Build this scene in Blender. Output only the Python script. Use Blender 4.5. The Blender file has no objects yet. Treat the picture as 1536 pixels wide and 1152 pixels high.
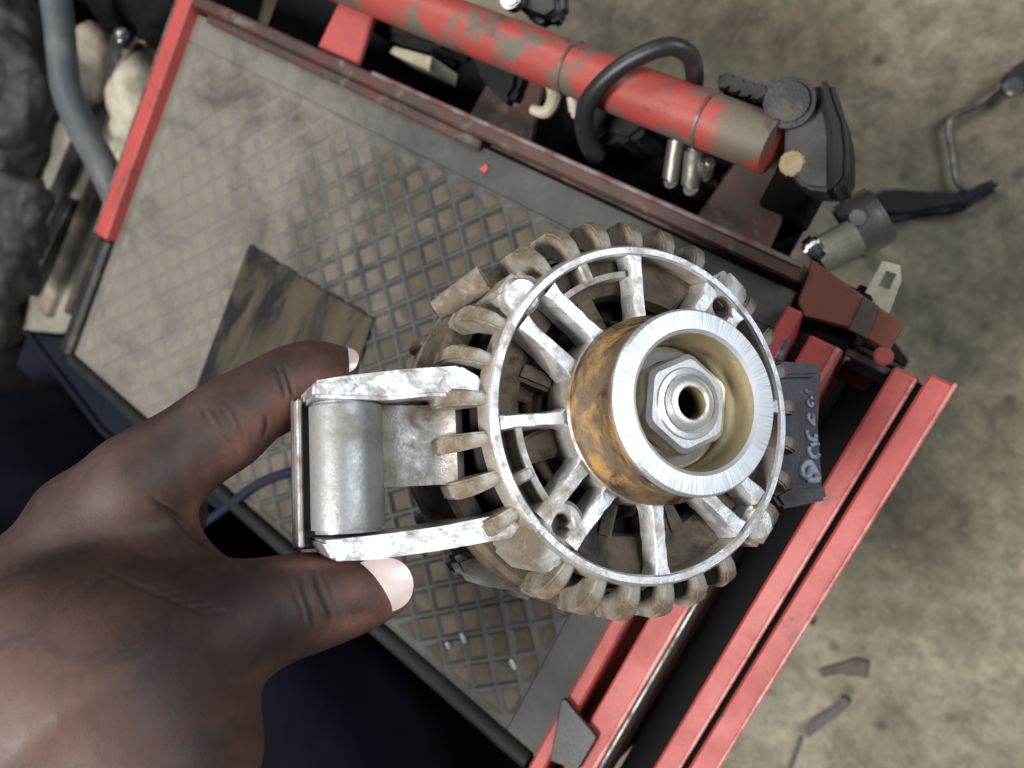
import bpy, bmesh, math, random
import numpy as np
from mathutils import Vector, Matrix
random.seed(7); rng = np.random.default_rng(7)
scene = bpy.context.scene
COL = scene.collection

# ------------------------------------------------------------------ camera
FPX, CU, CV, CAMH = 1200.0, 768.0, 576.0, 0.42      # focal length and centre in photo pixels; camera height over the tray
RW = np.array([[0.7656, 0.4770, -0.4317], [0.4316, -0.8784, -0.2052], [-0.4771, -0.0292, -0.8784]])  # image axes -> world
u_, s_, vt_ = np.linalg.svd(RW); RW = u_ @ vt_
CAMP = np.array([0, 0, CAMH])
cam = bpy.data.cameras.new('camera'); camo = bpy.data.objects.new('camera', cam); COL.objects.link(camo)
right, down, fwd = RW[:, 0], RW[:, 1], RW[:, 2]
m = Matrix.Identity(4)
for i in range(3):
    m[i][0] = right[i]; m[i][1] = -down[i]; m[i][2] = -fwd[i]; m[i][3] = CAMP[i]
camo.matrix_world = m
cam.sensor_width = 36.0; cam.lens = 36.0 * FPX / 1536.0
cam.clip_start = 0.01; cam.clip_end = 60
cam.dof.use_dof = True; cam.dof.focus_distance = 0.275; cam.dof.aperture_fstop = 12.0
scene.camera = camo

# ------------------------------------------------------------------ light
world = bpy.data.worlds.new('World'); scene.world = world; world.use_nodes = True
bg = world.node_tree.nodes['Background']
bg.inputs[0].default_value = (0.80, 0.86, 1.0, 1); bg.inputs[1].default_value = 0.05

def area(name, loc, aim, size, power, color, sy=None):
    l = bpy.data.lights.new(name, 'AREA'); l.energy = power; l.color = color
    l.shape = 'RECTANGLE'; l.size = size; l.size_y = sy or size
    o = bpy.data.objects.new(name, l); COL.objects.link(o); o.location = loc
    o.rotation_euler = (Vector(aim) - Vector(loc)).to_track_quat('-Z', 'Y').to_euler()
    return o
area('ceiling_light', (-0.25, -0.85, 2.05), (-0.15, -0.1, 0.0), 0.6, 62, (1.0, 0.98, 0.95))
area('open_door', (1.60, 1.50, 1.45), (-0.15, -0.05, 0.08), 1.0, 44, (0.84, 0.92, 1.0))
area('far_fill', (-1.7, 0.9, 1.9), (-0.35, -0.05, 0.0), 0.8, 20, (1.0, 0.98, 0.94))  # added fill lamp brightening mat and metal from the far side
scene.view_settings.view_transform = 'Standard'; scene.view_settings.look = 'None'
scene.view_settings.exposure = 0.0; scene.view_settings.gamma = 1.0
scene.view_settings.use_curve_mapping = False

# ------------------------------------------------------------------ pixel helpers (a pixel gives a direction, the plane it touches the distance)
def ray(u, v): return RW @ np.array([(u - CU) / FPX, (v - CV) / FPX, 1.0])
def PZ(u, v, z):
    r = ray(u, v); return Vector(CAMP + r * ((z - CAMH) / r[2]))
def PD(u, v, d): return Vector(CAMP + ray(u, v) * d)

# ------------------------------------------------------------------ materials
def new_mat(name):
    mt = bpy.data.materials.new(name); mt.use_nodes = True
    nt = mt.node_tree; b = nt.nodes['Principled BSDF']
    return mt, nt, b
def N(nt, t, **kw):
    n = nt.nodes.new(t)
    for k, v in kw.items():
        if k in n.inputs: n.inputs[k].default_value = v
        else: setattr(n, k, v)
    return n
def coords(nt, kind='Object', scale=(1, 1, 1)):
    tc = N(nt, 'ShaderNodeTexCoord'); mp = N(nt, 'ShaderNodeMapping'); mp.inputs['Scale'].default_value = scale
    nt.links.new(tc.outputs[kind], mp.inputs[0]); return mp.outputs[0]
def noise(nt, co, scale, detail=6, rough=0.6, dist=0.0):
    n = N(nt, 'ShaderNodeTexNoise'); n.inputs['Scale'].default_value = scale; n.inputs['Detail'].default_value = detail
    n.inputs['Roughness'].default_value = rough; n.inputs['Distortion'].default_value = dist
    nt.links.new(co, n.inputs['Vector']); return n.outputs['Fac']
def ramp(nt, fac, stops):
    r = N(nt, 'ShaderNodeValToRGB'); e = r.color_ramp.elements
    while len(e) < len(stops): e.new(0.5)
    for i, (p, c) in enumerate(stops):
        e[i].position = p; e[i].color = (c[0], c[1], c[2], 1) if hasattr(c, '__len__') else (c, c, c, 1)
    nt.links.new(fac, r.inputs[0]); return r.outputs[0]
def mixc(nt, fac, a, b, mode='MIX'):
    n = N(nt, 'ShaderNodeMix'); n.data_type = 'RGBA'; n.blend_type = mode
    for i, s in ((0, fac), (6, a), (7, b)):
        if isinstance(s, (int, float)): n.inputs[i].default_value = s
        elif isinstance(s, tuple): n.inputs[i].default_value = (*s, 1)
        else: nt.links.new(s, n.inputs[i])
    return n.outputs[2]
def bump(nt, b, h, strength, dist=0.001):
    n = N(nt, 'ShaderNodeBump'); n.inputs['Strength'].default_value = strength; n.inputs['Distance'].default_value = dist
    nt.links.new(h, n.inputs['Height']); nt.links.new(n.outputs[0], b.inputs['Normal'])
def surf(name, base, alt, alt_scale=60, lo=0.45, hi=0.62, rough=0.5, rough2=None, metal=0.0, metal2=None, bs=400, bstr=0.3, bdist=0.0006,
         third=None, third_scale=25, tlo=0.58, thi=0.68, kind='Object', sc=(1, 1, 1), spec=0.5):
    """a base colour, a second one showing in patches of its own (dirt, rust, bare metal), a third stain, fine relief"""
    mt, nt, b = new_mat(name); co = coords(nt, kind, sc)
    n1 = noise(nt, co, alt_scale, 8, 0.65, 0.3); f1 = ramp(nt, n1, [(lo, 0.0), (hi, 1.0)])
    c = mixc(nt, f1, base, alt)
    if third:
        n3 = noise(nt, co, third_scale, 6, 0.7, 0.6); f3 = ramp(nt, n3, [(tlo, 0.0), (thi, 1.0)]); c = mixc(nt, f3, c, third)
    fine = noise(nt, co, bs, 5, 0.7)
    c = mixc(nt, 0.35, c, ramp(nt, fine, [(0.25, 0.35), (0.75, 1.0)]), 'MULTIPLY')
    nt.links.new(c, b.inputs['Base Color'])
    r2 = rough if rough2 is None else rough2
    nt.links.new(ramp(nt, f1, [(0, rough), (1, r2)]), b.inputs['Roughness'])
    m2 = metal if metal2 is None else metal2
    nt.links.new(ramp(nt, f1, [(0, metal), (1, m2)]), b.inputs['Metallic'])
    b.inputs['Specular IOR Level'].default_value = spec
    if bstr: bump(nt, b, fine, bstr, bdist)
    return mt
M = {}
M['cast'] = surf('dirty_cast_aluminium', (0.56, 0.55, 0.52), (0.24, 0.19, 0.135), 60, 0.40, 0.60, 0.36, 0.75, 0.7, 0.1, 900, 0.5, 0.0005, (0.10, 0.08, 0.055), 38, 0.60, 0.72)
M['machined'] = surf('machined_aluminium', (0.86, 0.87, 0.89), (0.38, 0.33, 0.25), 85, 0.47, 0.66, 0.30, 0.6, 0.85, 0.2, 900, 0.5, 0.0005, (0.11, 0.085, 0.062), 60, 0.60, 0.72)
M['fin'] = surf('grimy_cast_fin', (0.50, 0.475, 0.42), (0.17, 0.13, 0.085), 75, 0.38, 0.58, 0.42, 0.8, 0.5, 0.05, 900, 0.5, 0.0005, (0.07, 0.055, 0.04), 60, 0.6, 0.72)
M['shroud'] = surf('brown_dusty_shroud', (0.19, 0.145, 0.095), (0.09, 0.068, 0.046), 70, 0.42, 0.64, 0.7, 0.7, 0.1, 0.0, 600, 0.5, 0.0008, (0.022, 0.017, 0.013), 55, 0.50, 0.64)
M['grime'] = surf('brown_grime', (0.17, 0.13, 0.088), (0.06, 0.045, 0.034), 80, 0.42, 0.64, 0.75, 0.6, 0.15, 0.0, 600, 0.6, 0.0008)
M['winding'] = surf('shaded_winding', (0.012, 0.010, 0.009), (0.03, 0.022, 0.015), 90, 0.5, 0.7, 0.8, 0.7, 0, 0, 500, 0.5)  # near-black colour holds the shade of the slots and the shaft bore
M['rust'] = surf('rusty_belt_face', (0.20, 0.135, 0.085), (0.48, 0.27, 0.08), 62, 0.50, 0.62, 0.55, 0.7, 0.25, 0.1, 420, 0.7, 0.0008, (0.04, 0.028, 0.02), 46, 0.47, 0.62, 'Object', (1, 1, 1.6))
M['brass'] = surf('yellowed_zinc', (0.46, 0.38, 0.23), (0.30, 0.23, 0.13), 70, 0.48, 0.66, 0.34, 0.5, 0.75, 0.5, 800, 0.25, 0.0003)
M['zinc'] = surf('zinc_nut', (0.84, 0.84, 0.82), (0.55, 0.52, 0.44), 110, 0.5, 0.72, 0.30, 0.5, 0.7, 0.4, 1200, 0.25, 0.0003)
M['barrel'] = surf('dull_steel_bush', (0.42, 0.43, 0.43), (0.26, 0.25, 0.22), 48, 0.45, 0.64, 0.42, 0.6, 0.6, 0.3, 700, 0.35, 0.0004, (0.62, 0.64, 0.66), 30, 0.58, 0.68)
M['paint'] = surf('white_marker_paint', (0.48, 0.51, 0.60), (0.16, 0.17, 0.20), 130, 0.44, 0.58, 0.6, 0.6, 0, 0, 900, 0.2)
M['darkcast'] = surf('shaded_dark_cast', (0.10, 0.10, 0.115), (0.05, 0.042, 0.035), 60, 0.45, 0.64, 0.45, 0.6, 0.4, 0.1, 700, 0.5, 0.0006)  # cast metal with the shade on lug and bracket back put into its colour
M['red'] = surf('worn_red_paint', (0.50, 0.080, 0.074), (0.38, 0.072, 0.066), 20, 0.42, 0.66, 0.48, 0.62, 0, 0, 500, 0.2, 0.0003, (0.13, 0.055, 0.048), 44, 0.58, 0.72)
M['rededge'] = surf('rubbed_pink_red_edge', (0.62, 0.22, 0.20), (0.46, 0.09, 0.08), 60, 0.45, 0.6, 0.4, 0.5, 0, 0, 500, 0.15, 0.0003, (0.55, 0.5, 0.47), 40, 0.6, 0.68)
M['redchip'] = surf('chipped_red_paint', (0.40, 0.070, 0.058), (0.17, 0.14, 0.11), 28, 0.48, 0.55, 0.45, 0.6, 0, 0.15, 500, 0.3, 0.0004, (0.11, 0.06, 0.048), 40, 0.56, 0.70)
M['reddirt'] = surf('grimy_red_paint', (0.105, 0.036, 0.032), (0.060, 0.045, 0.038), 30, 0.40, 0.58, 0.5, 0.6, 0, 0.1, 600, 0.3, 0.0004, (0.17, 0.15, 0.125), 34, 0.55, 0.66)
M['redprimer'] = surf('faded_orange_red_panel', (0.25, 0.068, 0.046), (0.19, 0.058, 0.042), 12, 0.4, 0.6, 0.5, 0.6, 0, 0, 500, 0.15, 0.0003, (0.14, 0.075, 0.055), 18, 0.6, 0.68)  # orange red, darkened further in place of the alternator's shadow
M['edge'] = surf('bare_edge_steel', (0.24, 0.22, 0.21), (0.14, 0.05, 0.045), 60, 0.42, 0.58, 0.42, 0.5, 0.5, 0.1, 600, 0.2)
M['black'] = surf('black_rubber', (0.014, 0.014, 0.015), (0.026, 0.025, 0.024), 40, 0.45, 0.65, 0.6, 0.75, 0, 0, 500, 0.3, spec=0.25)
M['blockface'] = surf('scuffed_dark_plastic', (0.085, 0.082, 0.08), (0.045, 0.042, 0.04), 40, 0.45, 0.62, 0.5, 0.65, 0, 0, 500, 0.3)
M['blackmetal'] = surf('oily_black_steel', (0.045, 0.044, 0.045), (0.09, 0.08, 0.07), 50, 0.5, 0.68, 0.40, 0.55, 0.5, 0.2, 500, 0.3)
M['dark'] = surf('unlit_black_steel', (0.007, 0.0065, 0.007), (0.012, 0.010, 0.010), 30, 0.45, 0.65, 0.8, 0.85, 0, 0, 300, 0.2, spec=0.15)  # near-black colour stands in for shade in gaps and interiors
M['navy'] = surf('dark_blue_steel', (0.007, 0.010, 0.016), (0.012, 0.015, 0.020), 22, 0.45, 0.66, 0.7, 0.8, 0, 0, 400, 0.2, spec=0.12)
M['steel'] = surf('greasy_steel', (0.30, 0.29, 0.27), (0.13, 0.115, 0.095), 55, 0.45, 0.64, 0.4, 0.6, 0.75, 0.3, 600, 0.35)
M['chrome'] = surf('worn_chrome', (0.60, 0.60, 0.60), (0.30, 0.29, 0.27), 60, 0.55, 0.7, 0.22, 0.45, 0.95, 0.6, 600, 0.15)
M['cream'] = surf('cream_painted_metal', (0.58, 0.54, 0.42), (0.36, 0.32, 0.23), 30, 0.45, 0.62, 0.55, 0.7, 0, 0, 400, 0.25, 0.0005, (0.16, 0.13, 0.09), 26, 0.62, 0.7)
M['greyplate'] = surf('grey_green_plate', (0.42, 0.41, 0.34), (0.27, 0.25, 0.20), 12, 0.42, 0.6, 0.6, 0.7, 0.1, 0, 300, 0.3)
M['oldwood'] = surf('greasy_old_wood', (0.42, 0.36, 0.28), (0.15, 0.12, 0.10), 14, 0.42, 0.62, 0.7, 0.7, 0, 0, 260, 0.4, 0.0008, (0.34, 0.19, 0.10), 9, 0.6, 0.7, 'Object', (0.25, 1, 1))
M['greymetal'] = surf('dusty_dark_grey_casting', (0.055, 0.052, 0.05), (0.028, 0.026, 0.024), 22, 0.42, 0.62, 0.55, 0.7, 0.2, 0, 260, 0.6, 0.0015, (0.11, 0.10, 0.085), 16, 0.60, 0.72)
M['hose'] = surf('grey_blue_rubber_hose', (0.10, 0.115, 0.125), (0.15, 0.16, 0.16), 18, 0.42, 0.64, 0.5, 0.65, 0, 0, 350, 0.3)
M['denim'] = surf('navy_work_cloth', (0.0045, 0.0055, 0.010), (0.008, 0.009, 0.015), 16, 0.42, 0.64, 0.95, 0.95, 0, 0, 900, 0.6, 0.0008, spec=0.08)
M['cloth'] = surf('black_oily_cloth', (0.020, 0.021, 0.026), (0.05, 0.052, 0.058), 26, 0.48, 0.66, 0.85, 0.9, 0, 0, 700, 0.6, 0.0008)
M['bluewire'] = surf('blue_wire_sheath', (0.006, 0.010, 0.030), (0.010, 0.013, 0.024), 30, 0.45, 0.6, 0.5, 0.6, 0, 0, 400, 0.1)
M['leaf'] = surf('dry_brown_scrap', (0.14, 0.11, 0.085), (0.08, 0.065, 0.055), 30, 0.45, 0.6, 0.7, 0.7, 0, 0, 400, 0.5)
M['flake'] = surf('bright_metal_flake', (0.85, 0.85, 0.85), (0.7, 0.7, 0.7), 60, 0.5, 0.7, 0.3, 0.4, 0.6, 0.6, 400, 0.1)
def dusty(name, base, alt, dust, lo, hi, rough, bdist):
    mt, nt, b = new_mat(name); g = N(nt, 'ShaderNodeNewGeometry'); co = g.outputs['Position']
    c = mixc(nt, ramp(nt, noise(nt, co, 24, 7, 0.65, 0.4), [(0.38, 0.0), (0.62, 1.0)]), base, alt)
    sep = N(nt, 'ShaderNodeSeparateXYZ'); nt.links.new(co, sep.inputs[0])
    # dust on the far half; near half kept darker, partly standing in for shade
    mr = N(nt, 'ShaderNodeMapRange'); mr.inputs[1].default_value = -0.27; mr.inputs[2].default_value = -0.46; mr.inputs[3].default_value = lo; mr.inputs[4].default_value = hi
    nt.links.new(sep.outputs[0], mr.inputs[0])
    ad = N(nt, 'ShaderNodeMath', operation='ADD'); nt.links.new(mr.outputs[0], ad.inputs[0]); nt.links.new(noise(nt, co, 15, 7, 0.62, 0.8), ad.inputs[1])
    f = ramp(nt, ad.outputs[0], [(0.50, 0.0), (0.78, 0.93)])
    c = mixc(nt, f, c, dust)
    c = mixc(nt, ramp(nt, noise(nt, co, 8, 6, 0.6, 1.0), [(0.56, 0.0), (0.72, 0.7)]), c, (0.045, 0.040, 0.034))
    fine = noise(nt, co, 420, 5, 0.7); c = mixc(nt, 0.45, c, ramp(nt, fine, [(0.25, 0.4), (0.75, 1.1)]), 'MULTIPLY')
    nt.links.new(c, b.inputs['Base Color']); b.inputs['Roughness'].default_value = rough
    bump(nt, b, fine, 0.5, bdist); return mt
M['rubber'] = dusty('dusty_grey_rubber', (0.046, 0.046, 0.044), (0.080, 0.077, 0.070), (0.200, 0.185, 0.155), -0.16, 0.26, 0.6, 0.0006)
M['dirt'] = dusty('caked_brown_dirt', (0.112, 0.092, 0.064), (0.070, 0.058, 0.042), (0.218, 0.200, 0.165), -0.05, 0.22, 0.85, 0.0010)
M['board'] = surf('oil_soaked_hardboard', (0.092, 0.077, 0.054), (0.050, 0.043, 0.034), 15, 0.36, 0.62, 0.8, 0.85, 0, 0, 300, 0.5, 0.0008, (0.020, 0.020, 0.021), 15, 0.50, 0.60, 'Object', (2.6, 0.7, 1), 0.12)

def concrete():
    mt, nt, b = new_mat('oil_stained_concrete'); co = coords(nt, 'Object')
    a = noise(nt, co, 5.5, 8, 0.62, 0.4); c = ramp(nt, a, [(0.30, (0.185, 0.155, 0.102)), (0.5, (0.30, 0.258, 0.178)), (0.70, (0.40, 0.352, 0.258))])
    s = noise(nt, co, 26, 8, 0.7, 0.4); c = mixc(nt, 0.95, c, ramp(nt, s, [(0.34, 0.66), (0.5, 0.95), (0.66, 1.2)]), 'MULTIPLY')
    s2 = noise(nt, co, 70, 6, 0.75); c = mixc(nt, 0.85, c, ramp(nt, s2, [(0.34, 0.62), (0.62, 1.12)]), 'MULTIPLY')
    st = noise(nt, co, 3.1, 5, 0.55, 0.8); c = mixc(nt, ramp(nt, st, [(0.54, 0.0), (0.74, 0.62)]), c, (0.05, 0.045, 0.038))
    v = N(nt, 'ShaderNodeTexVoronoi'); v.inputs['Scale'].default_value = 42; nt.links.new(co, v.inputs['Vector'])
    c = mixc(nt, ramp(nt, v.outputs['Distance'], [(0.05, 0.55), (0.13, 0.0)]), c, (0.33, 0.30, 0.25))
    v2 = N(nt, 'ShaderNodeTexVoronoi'); v2.inputs['Scale'].default_value = 17; nt.links.new(co, v2.inputs['Vector'])
    c = mixc(nt, ramp(nt, v2.outputs['Distance'], [(0.06, 0.6), (0.16, 0.0)]), c, (0.05, 0.043, 0.037))
    w = noise(nt, co, 9, 8, 0.75, 1.5); c = mixc(nt, ramp(nt, w, [(0.62, 0.0), (0.72, 0.5)]), c, (0.23, 0.135, 0.085))
    nt.links.new(c, b.inputs['Base Color']); b.inputs['Roughness'].default_value = 0.75
    bump(nt, b, s2, 0.5, 0.002); return mt
M['floor'] = concrete()

def pulley_face():
    mt, nt, b = new_mat('brushed_pulley_face'); tc = N(nt, 'ShaderNodeTexCoord'); sep = N(nt, 'ShaderNodeSeparateXYZ'); nt.links.new(tc.outputs['Object'], sep.inputs[0])
    at = N(nt, 'ShaderNodeMath', operation='ARCTAN2'); nt.links.new(sep.outputs[1], at.inputs[0]); nt.links.new(sep.outputs[0], at.inputs[1])
    ln = N(nt, 'ShaderNodeVectorMath', operation='LENGTH'); nt.links.new(tc.outputs['Object'], ln.inputs[0])
    cb = N(nt, 'ShaderNodeCombineXYZ'); nt.links.new(at.outputs[0], cb.inputs[0]); nt.links.new(ln.outputs['Value'], cb.inputs[1])
    mp = N(nt, 'ShaderNodeMapping'); mp.inputs['Scale'].default_value = (34, 60, 1); nt.links.new(cb.outputs[0], mp.inputs[0])
    n1 = noise(nt, mp.outputs[0], 1.6, 6, 0.7, 0.2)
    rf = ramp(nt, ln.outputs['Value'], [(0.0360, 0.10), (0.0405, 1.0)])
    m1 = N(nt, 'ShaderNodeMath', operation='MULTIPLY'); nt.links.new(ramp(nt, n1, [(0.46, 0.0), (0.62, 1.0)]), m1.inputs[0]); nt.links.new(rf, m1.inputs[1])
    c = mixc(nt, m1.outputs[0], (0.82, 0.84, 0.86), (0.28, 0.29, 0.32)); nt.links.new(c, b.inputs['Base Color'])
    nt.links.new(ramp(nt, n1, [(0.3, 0.34), (0.7, 0.5)]), b.inputs['Roughness']); b.inputs['Metallic'].default_value = 0.8
    bump(nt, b, n1, 0.25, 0.0004); return mt
M['pface'] = pulley_face()

def skin():
    mt, nt, b = new_mat('dark_brown_skin'); co = coords(nt, 'Object')
    n1 = noise(nt, co, 22, 6, 0.6, 0.3)
    c = ramp(nt, n1, [(0.32, (0.045, 0.022, 0.017)), (0.52, (0.075, 0.038, 0.029)), (0.72, (0.115, 0.060, 0.045))])
    at = N(nt, 'ShaderNodeAttribute'); at.attribute_name = 'palmar_lit'; c = mixc(nt, at.outputs['Fac'], c, (0.36, 0.165, 0.12))
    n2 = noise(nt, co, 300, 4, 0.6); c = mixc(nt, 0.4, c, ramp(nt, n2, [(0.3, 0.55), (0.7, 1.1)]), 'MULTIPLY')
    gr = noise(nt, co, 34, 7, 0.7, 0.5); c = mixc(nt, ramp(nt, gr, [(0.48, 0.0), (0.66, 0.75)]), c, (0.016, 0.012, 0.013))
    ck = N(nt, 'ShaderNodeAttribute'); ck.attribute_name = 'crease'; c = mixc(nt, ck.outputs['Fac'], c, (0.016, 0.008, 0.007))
    nt.links.new(c, b.inputs['Base Color'])
    nt.links.new(ramp(nt, n2, [(0.3, 0.54), (0.7, 0.66)]), b.inputs['Roughness'])
    b.inputs['Subsurface Weight'].default_value = 0.10; b.inputs['Subsurface Radius'].default_value = (0.004, 0.0015, 0.0008); b.inputs['Subsurface Scale'].default_value = 0.5
    v = N(nt, 'ShaderNodeTexVoronoi'); v.feature = 'DISTANCE_TO_EDGE'; v.inputs['Scale'].default_value = 900; nt.links.new(coords(nt, 'Object', (1, 1.5, 1)), v.inputs['Vector'])
    h = mixc(nt, 0.5, ramp(nt, v.outputs[0], [(0.0, 0.0), (0.18, 1.0)]), n2); bump(nt, b, h, 0.14, 0.0004); return mt
M['skin'] = skin()
def nail():
    mt, nt, b = new_mat('finger_nail'); co = coords(nt, 'Object'); n1 = noise(nt, co, 160, 3, 0.5)
    nt.links.new(ramp(nt, n1, [(0.3, (0.74, 0.56, 0.53)), (0.7, (0.86, 0.72, 0.70))]), b.inputs['Base Color']); b.inputs['Roughness'].default_value = 0.26
    b.inputs['Coat Weight'].default_value = 0.5; b.inputs['Coat Roughness'].default_value = 0.2; return mt
M['nail'] = nail()

# ------------------------------------------------------------------ mesh helpers
def join(*bms):
    out = bmesh.new()
    for b in bms:
        me = bpy.data.meshes.new('t'); b.to_mesh(me); b.free(); out.from_mesh(me); bpy.data.meshes.remove(me)
    return out
def setmi(bm, mi):
    for f in bm.faces: f.material_index = mi
    return bm
def prism(poly, z0, z1, bev=0.0, mi=0, seg=1, taper=1.0):
    bm = bmesh.new(); n = len(poly); cx = sum(p[0] for p in poly) / n; cy = sum(p[1] for p in poly) / n
    a = [bm.verts.new((p[0], p[1], z0)) for p in poly]
    b = [bm.verts.new((cx + (p[0] - cx) * taper, cy + (p[1] - cy) * taper, z1)) for p in poly]
    bm.faces.new(a[::-1]); bm.faces.new(b)
    for i in range(n): bm.faces.new((a[i], a[(i + 1) % n], b[(i + 1) % n], b[i]))
    bmesh.ops.recalc_face_normals(bm, faces=bm.faces)
    if bev: bmesh.ops.bevel(bm, geom=bm.edges[:], offset=bev, segments=seg, affect='EDGES', clamp_overlap=True)
    return setmi(bm, mi)
def box(x0, x1, y0, y1, z0, z1, bev=0.0008, mi=0, seg=1):
    return prism([(x0, y0), (x1, y0), (x1, y1), (x0, y1)], z0, z1, bev, mi, seg)
def bar(p, q, w, z0, z1, bev=0.0008, mi=0):
    """flat bar of width w between two points of a plane"""
    p = Vector(p); q = Vector(q); d = (q - p).normalized(); s = Vector((-d.y, d.x)) * w / 2
    return prism([tuple(p + s)[:2], tuple(p - s)[:2], tuple(q - s)[:2], tuple(q + s)[:2]], z0, z1, bev, mi)
def lathe(prof, n=96, a0=0.0, a1=2 * math.pi, mi=0, mis=None, closed=False):
    """profile of (r, z) turned round z; closed joins the last profile point to the first"""
    bm = bmesh.new(); full = abs(a1 - a0 - 2 * math.pi) < 1e-6; cnt = n if full else n + 1; rows = []
    for i in range(cnt):
        a = a0 + (a1 - a0) * i / n
        rows.append([bm.verts.new((r * math.cos(a), r * math.sin(a), z)) for r, z in prof])
    k = len(prof)
    for i in range(n):
        A = rows[i]; B = rows[(i + 1) % cnt]
        for j in range(k if closed else k - 1):
            j2 = (j + 1) % k
            try:
                f = bm.faces.new((A[j], B[j], B[j2], A[j2])); f.material_index = mis[j] if mis else mi
            except ValueError: pass
    if closed and not full:
        bm.faces.new(rows[0]); bm.faces.new(rows[-1][::-1])
    bmesh.ops.remove_doubles(bm, verts=bm.verts, dist=1e-7)
    bmesh.ops.recalc_face_normals(bm, faces=bm.faces); return bm
def spline(pts, n=8):
    P = [Vector(p) for p in pts]; out = []
    for i in range(len(P) - 1):
        p0 = P[max(i - 1, 0)]; p1 = P[i]; p2 = P[i + 1]; p3 = P[min(i + 2, len(P) - 1)]
        for k in range(n):
            t = k / n; out.append(0.5 * ((2 * p1) + (p2 - p0) * t + (2 * p0 - 5 * p1 + 4 * p2 - p3) * t * t + (3 * p1 - p0 - 3 * p2 + p3) * t ** 3))
    out.append(P[-1]); return out
def tube(pts, rad, n=12, mi=0, flat=1.0):
    bm = bmesh.new(); pts = [Vector(p) for p in pts]; k = len(pts)
    rs = rad if hasattr(rad, '__len__') else [rad] * k
    if len(rs) != k: rs = list(np.interp(np.linspace(0, 1, k), np.linspace(0, 1, len(rs)), rs))
    up = None; rings = []
    for i, p in enumerate(pts):
        d = (pts[min(i + 1, k - 1)] - pts[max(i - 1, 0)]).normalized()
        if up is None: up = d.orthogonal().normalized()
        up = (up - d * up.dot(d)).normalized(); s = d.cross(up)
        rings.append([bm.verts.new(p + (up * math.cos(2 * math.pi * j / n) * flat + s * math.sin(2 * math.pi * j / n)) * rs[i]) for j in range(n)])
    for i in range(k - 1):
        for j in range(n): bm.faces.new((rings[i][j], rings[i][(j + 1) % n], rings[i + 1][(j + 1) % n], rings[i + 1][j]))
    bm.faces.new(rings[0][::-1]); bm.faces.new(rings[-1]); bmesh.ops.recalc_face_normals(bm, faces=bm.faces); return setmi(bm, mi)
def cyl(p, q, r, n=20, mi=0, bev=0.0):
    bm = tube([p, q], r, n, mi)
    if bev:
        ed = [e for e in bm.edges if len(e.link_faces) == 2 and e.calc_face_angle(0) > 1.0]
        bmesh.ops.bevel(bm, geom=ed, offset=bev, segments=2, affect='EDGES'); setmi(bm, mi)
    return bm
def ring_poly(cx, cy, r, n=24): return [(cx + r * math.cos(2 * math.pi * i / n), cy + r * math.sin(2 * math.pi * i / n)) for i in range(n)]
def obj(name, bm, mats, parent=None, sharp=35):
    if not isinstance(mats, (list, tuple)): mats = [mats]
    for e in bm.edges:
        e.smooth = not (len(e.link_faces) != 2 or e.calc_face_angle(0) > math.radians(sharp))
    for f in bm.faces: f.smooth = True
    me = bpy.data.meshes.new(name); bm.to_mesh(me); bm.free()
    for k in mats: me.materials.append(M[k])
    o = bpy.data.objects.new(name, me); COL.objects.link(o)
    if parent: o.parent = parent
    return o
def tag(o, label=None, cat=None, group=None, kind=None):
    for k, v in (('label', label), ('category', cat), ('group', group), ('kind', kind)):
        if v: o[k] = v
    return o
def empty(name, label, cat, group=None, mat=None):
    o = bpy.data.objects.new(name, None); COL.objects.link(o); o.empty_display_size = 0.02
    if mat is not None: o.matrix_world = mat
    return tag(o, label, cat, group)
def jitter(bm, amp, scale):
    from mathutils import noise as mn
    for v in bm.verts:
        v.co += Vector((mn.noise(v.co * scale), mn.noise(v.co * scale + Vector((9, 3, 1))), mn.noise(v.co * scale + Vector((2, 8, 5))))) * amp
    return bm

# ------------------------------------------------------------------ surface nets: one continuous skin over smoothly blended limbs
def surface_nets(field, origin, h):
    s = field < 0; nx, ny, nz = field.shape
    acc = np.zeros((nx - 1, ny - 1, nz - 1, 3), np.float32); cnt = np.zeros((nx - 1, ny - 1, nz - 1), np.float32)
    corners = [(i, j, k) for i in (0, 1) for j in (0, 1) for k in (0, 1)]
    def sub(A, c): return A[c[0]:nx - 1 + c[0], c[1]:ny - 1 + c[1], c[2]:nz - 1 + c[2]]
    for a in corners:
        for ax in range(3):
            if a[ax]: continue
            b = list(a); b[ax] = 1
            fa, fb = sub(field, a), sub(field, b); cr = (fa < 0) != (fb < 0)
            t = np.where(cr, fa / np.where(cr, fa - fb, 1), 0)
            for q in range(3): acc[..., q] += np.where(cr, a[q] + (t if q == ax else 0), 0)
            cnt += cr
    act = cnt > 0; idx = -np.ones(act.shape, np.int64); ii = np.argwhere(act); idx[act] = np.arange(len(ii))
    V = (ii + acc[act] / cnt[act][:, None]) * h + origin
    F = []
    for ax in range(3):
        o1, o2 = [(1, 2), (2, 0), (0, 1)][ax]
        sl = [slice(1, -1)] * 3; sl[ax] = slice(0, -1); sh = list(sl); sh[ax] = slice(1, None)
        A = s[tuple(sl)]; B = s[tuple(sh)]
        for flip, msk in ((False, A & ~B), (True, ~A & B)):
            p = np.argwhere(msk); off = np.ones(3, int); off[ax] = 0; p = p + off
            def at(d1, d2):
                q = p.copy(); q[:, o1] += d1; q[:, o2] += d2; return idx[q[:, 0], q[:, 1], q[:, 2]]
            q = np.stack([at(-1, -1), at(0, -1), at(0, 0), at(-1, 0)], 1)
            F.append(q[:, ::-1] if flip else q)
    return V, np.concatenate(F)
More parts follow.
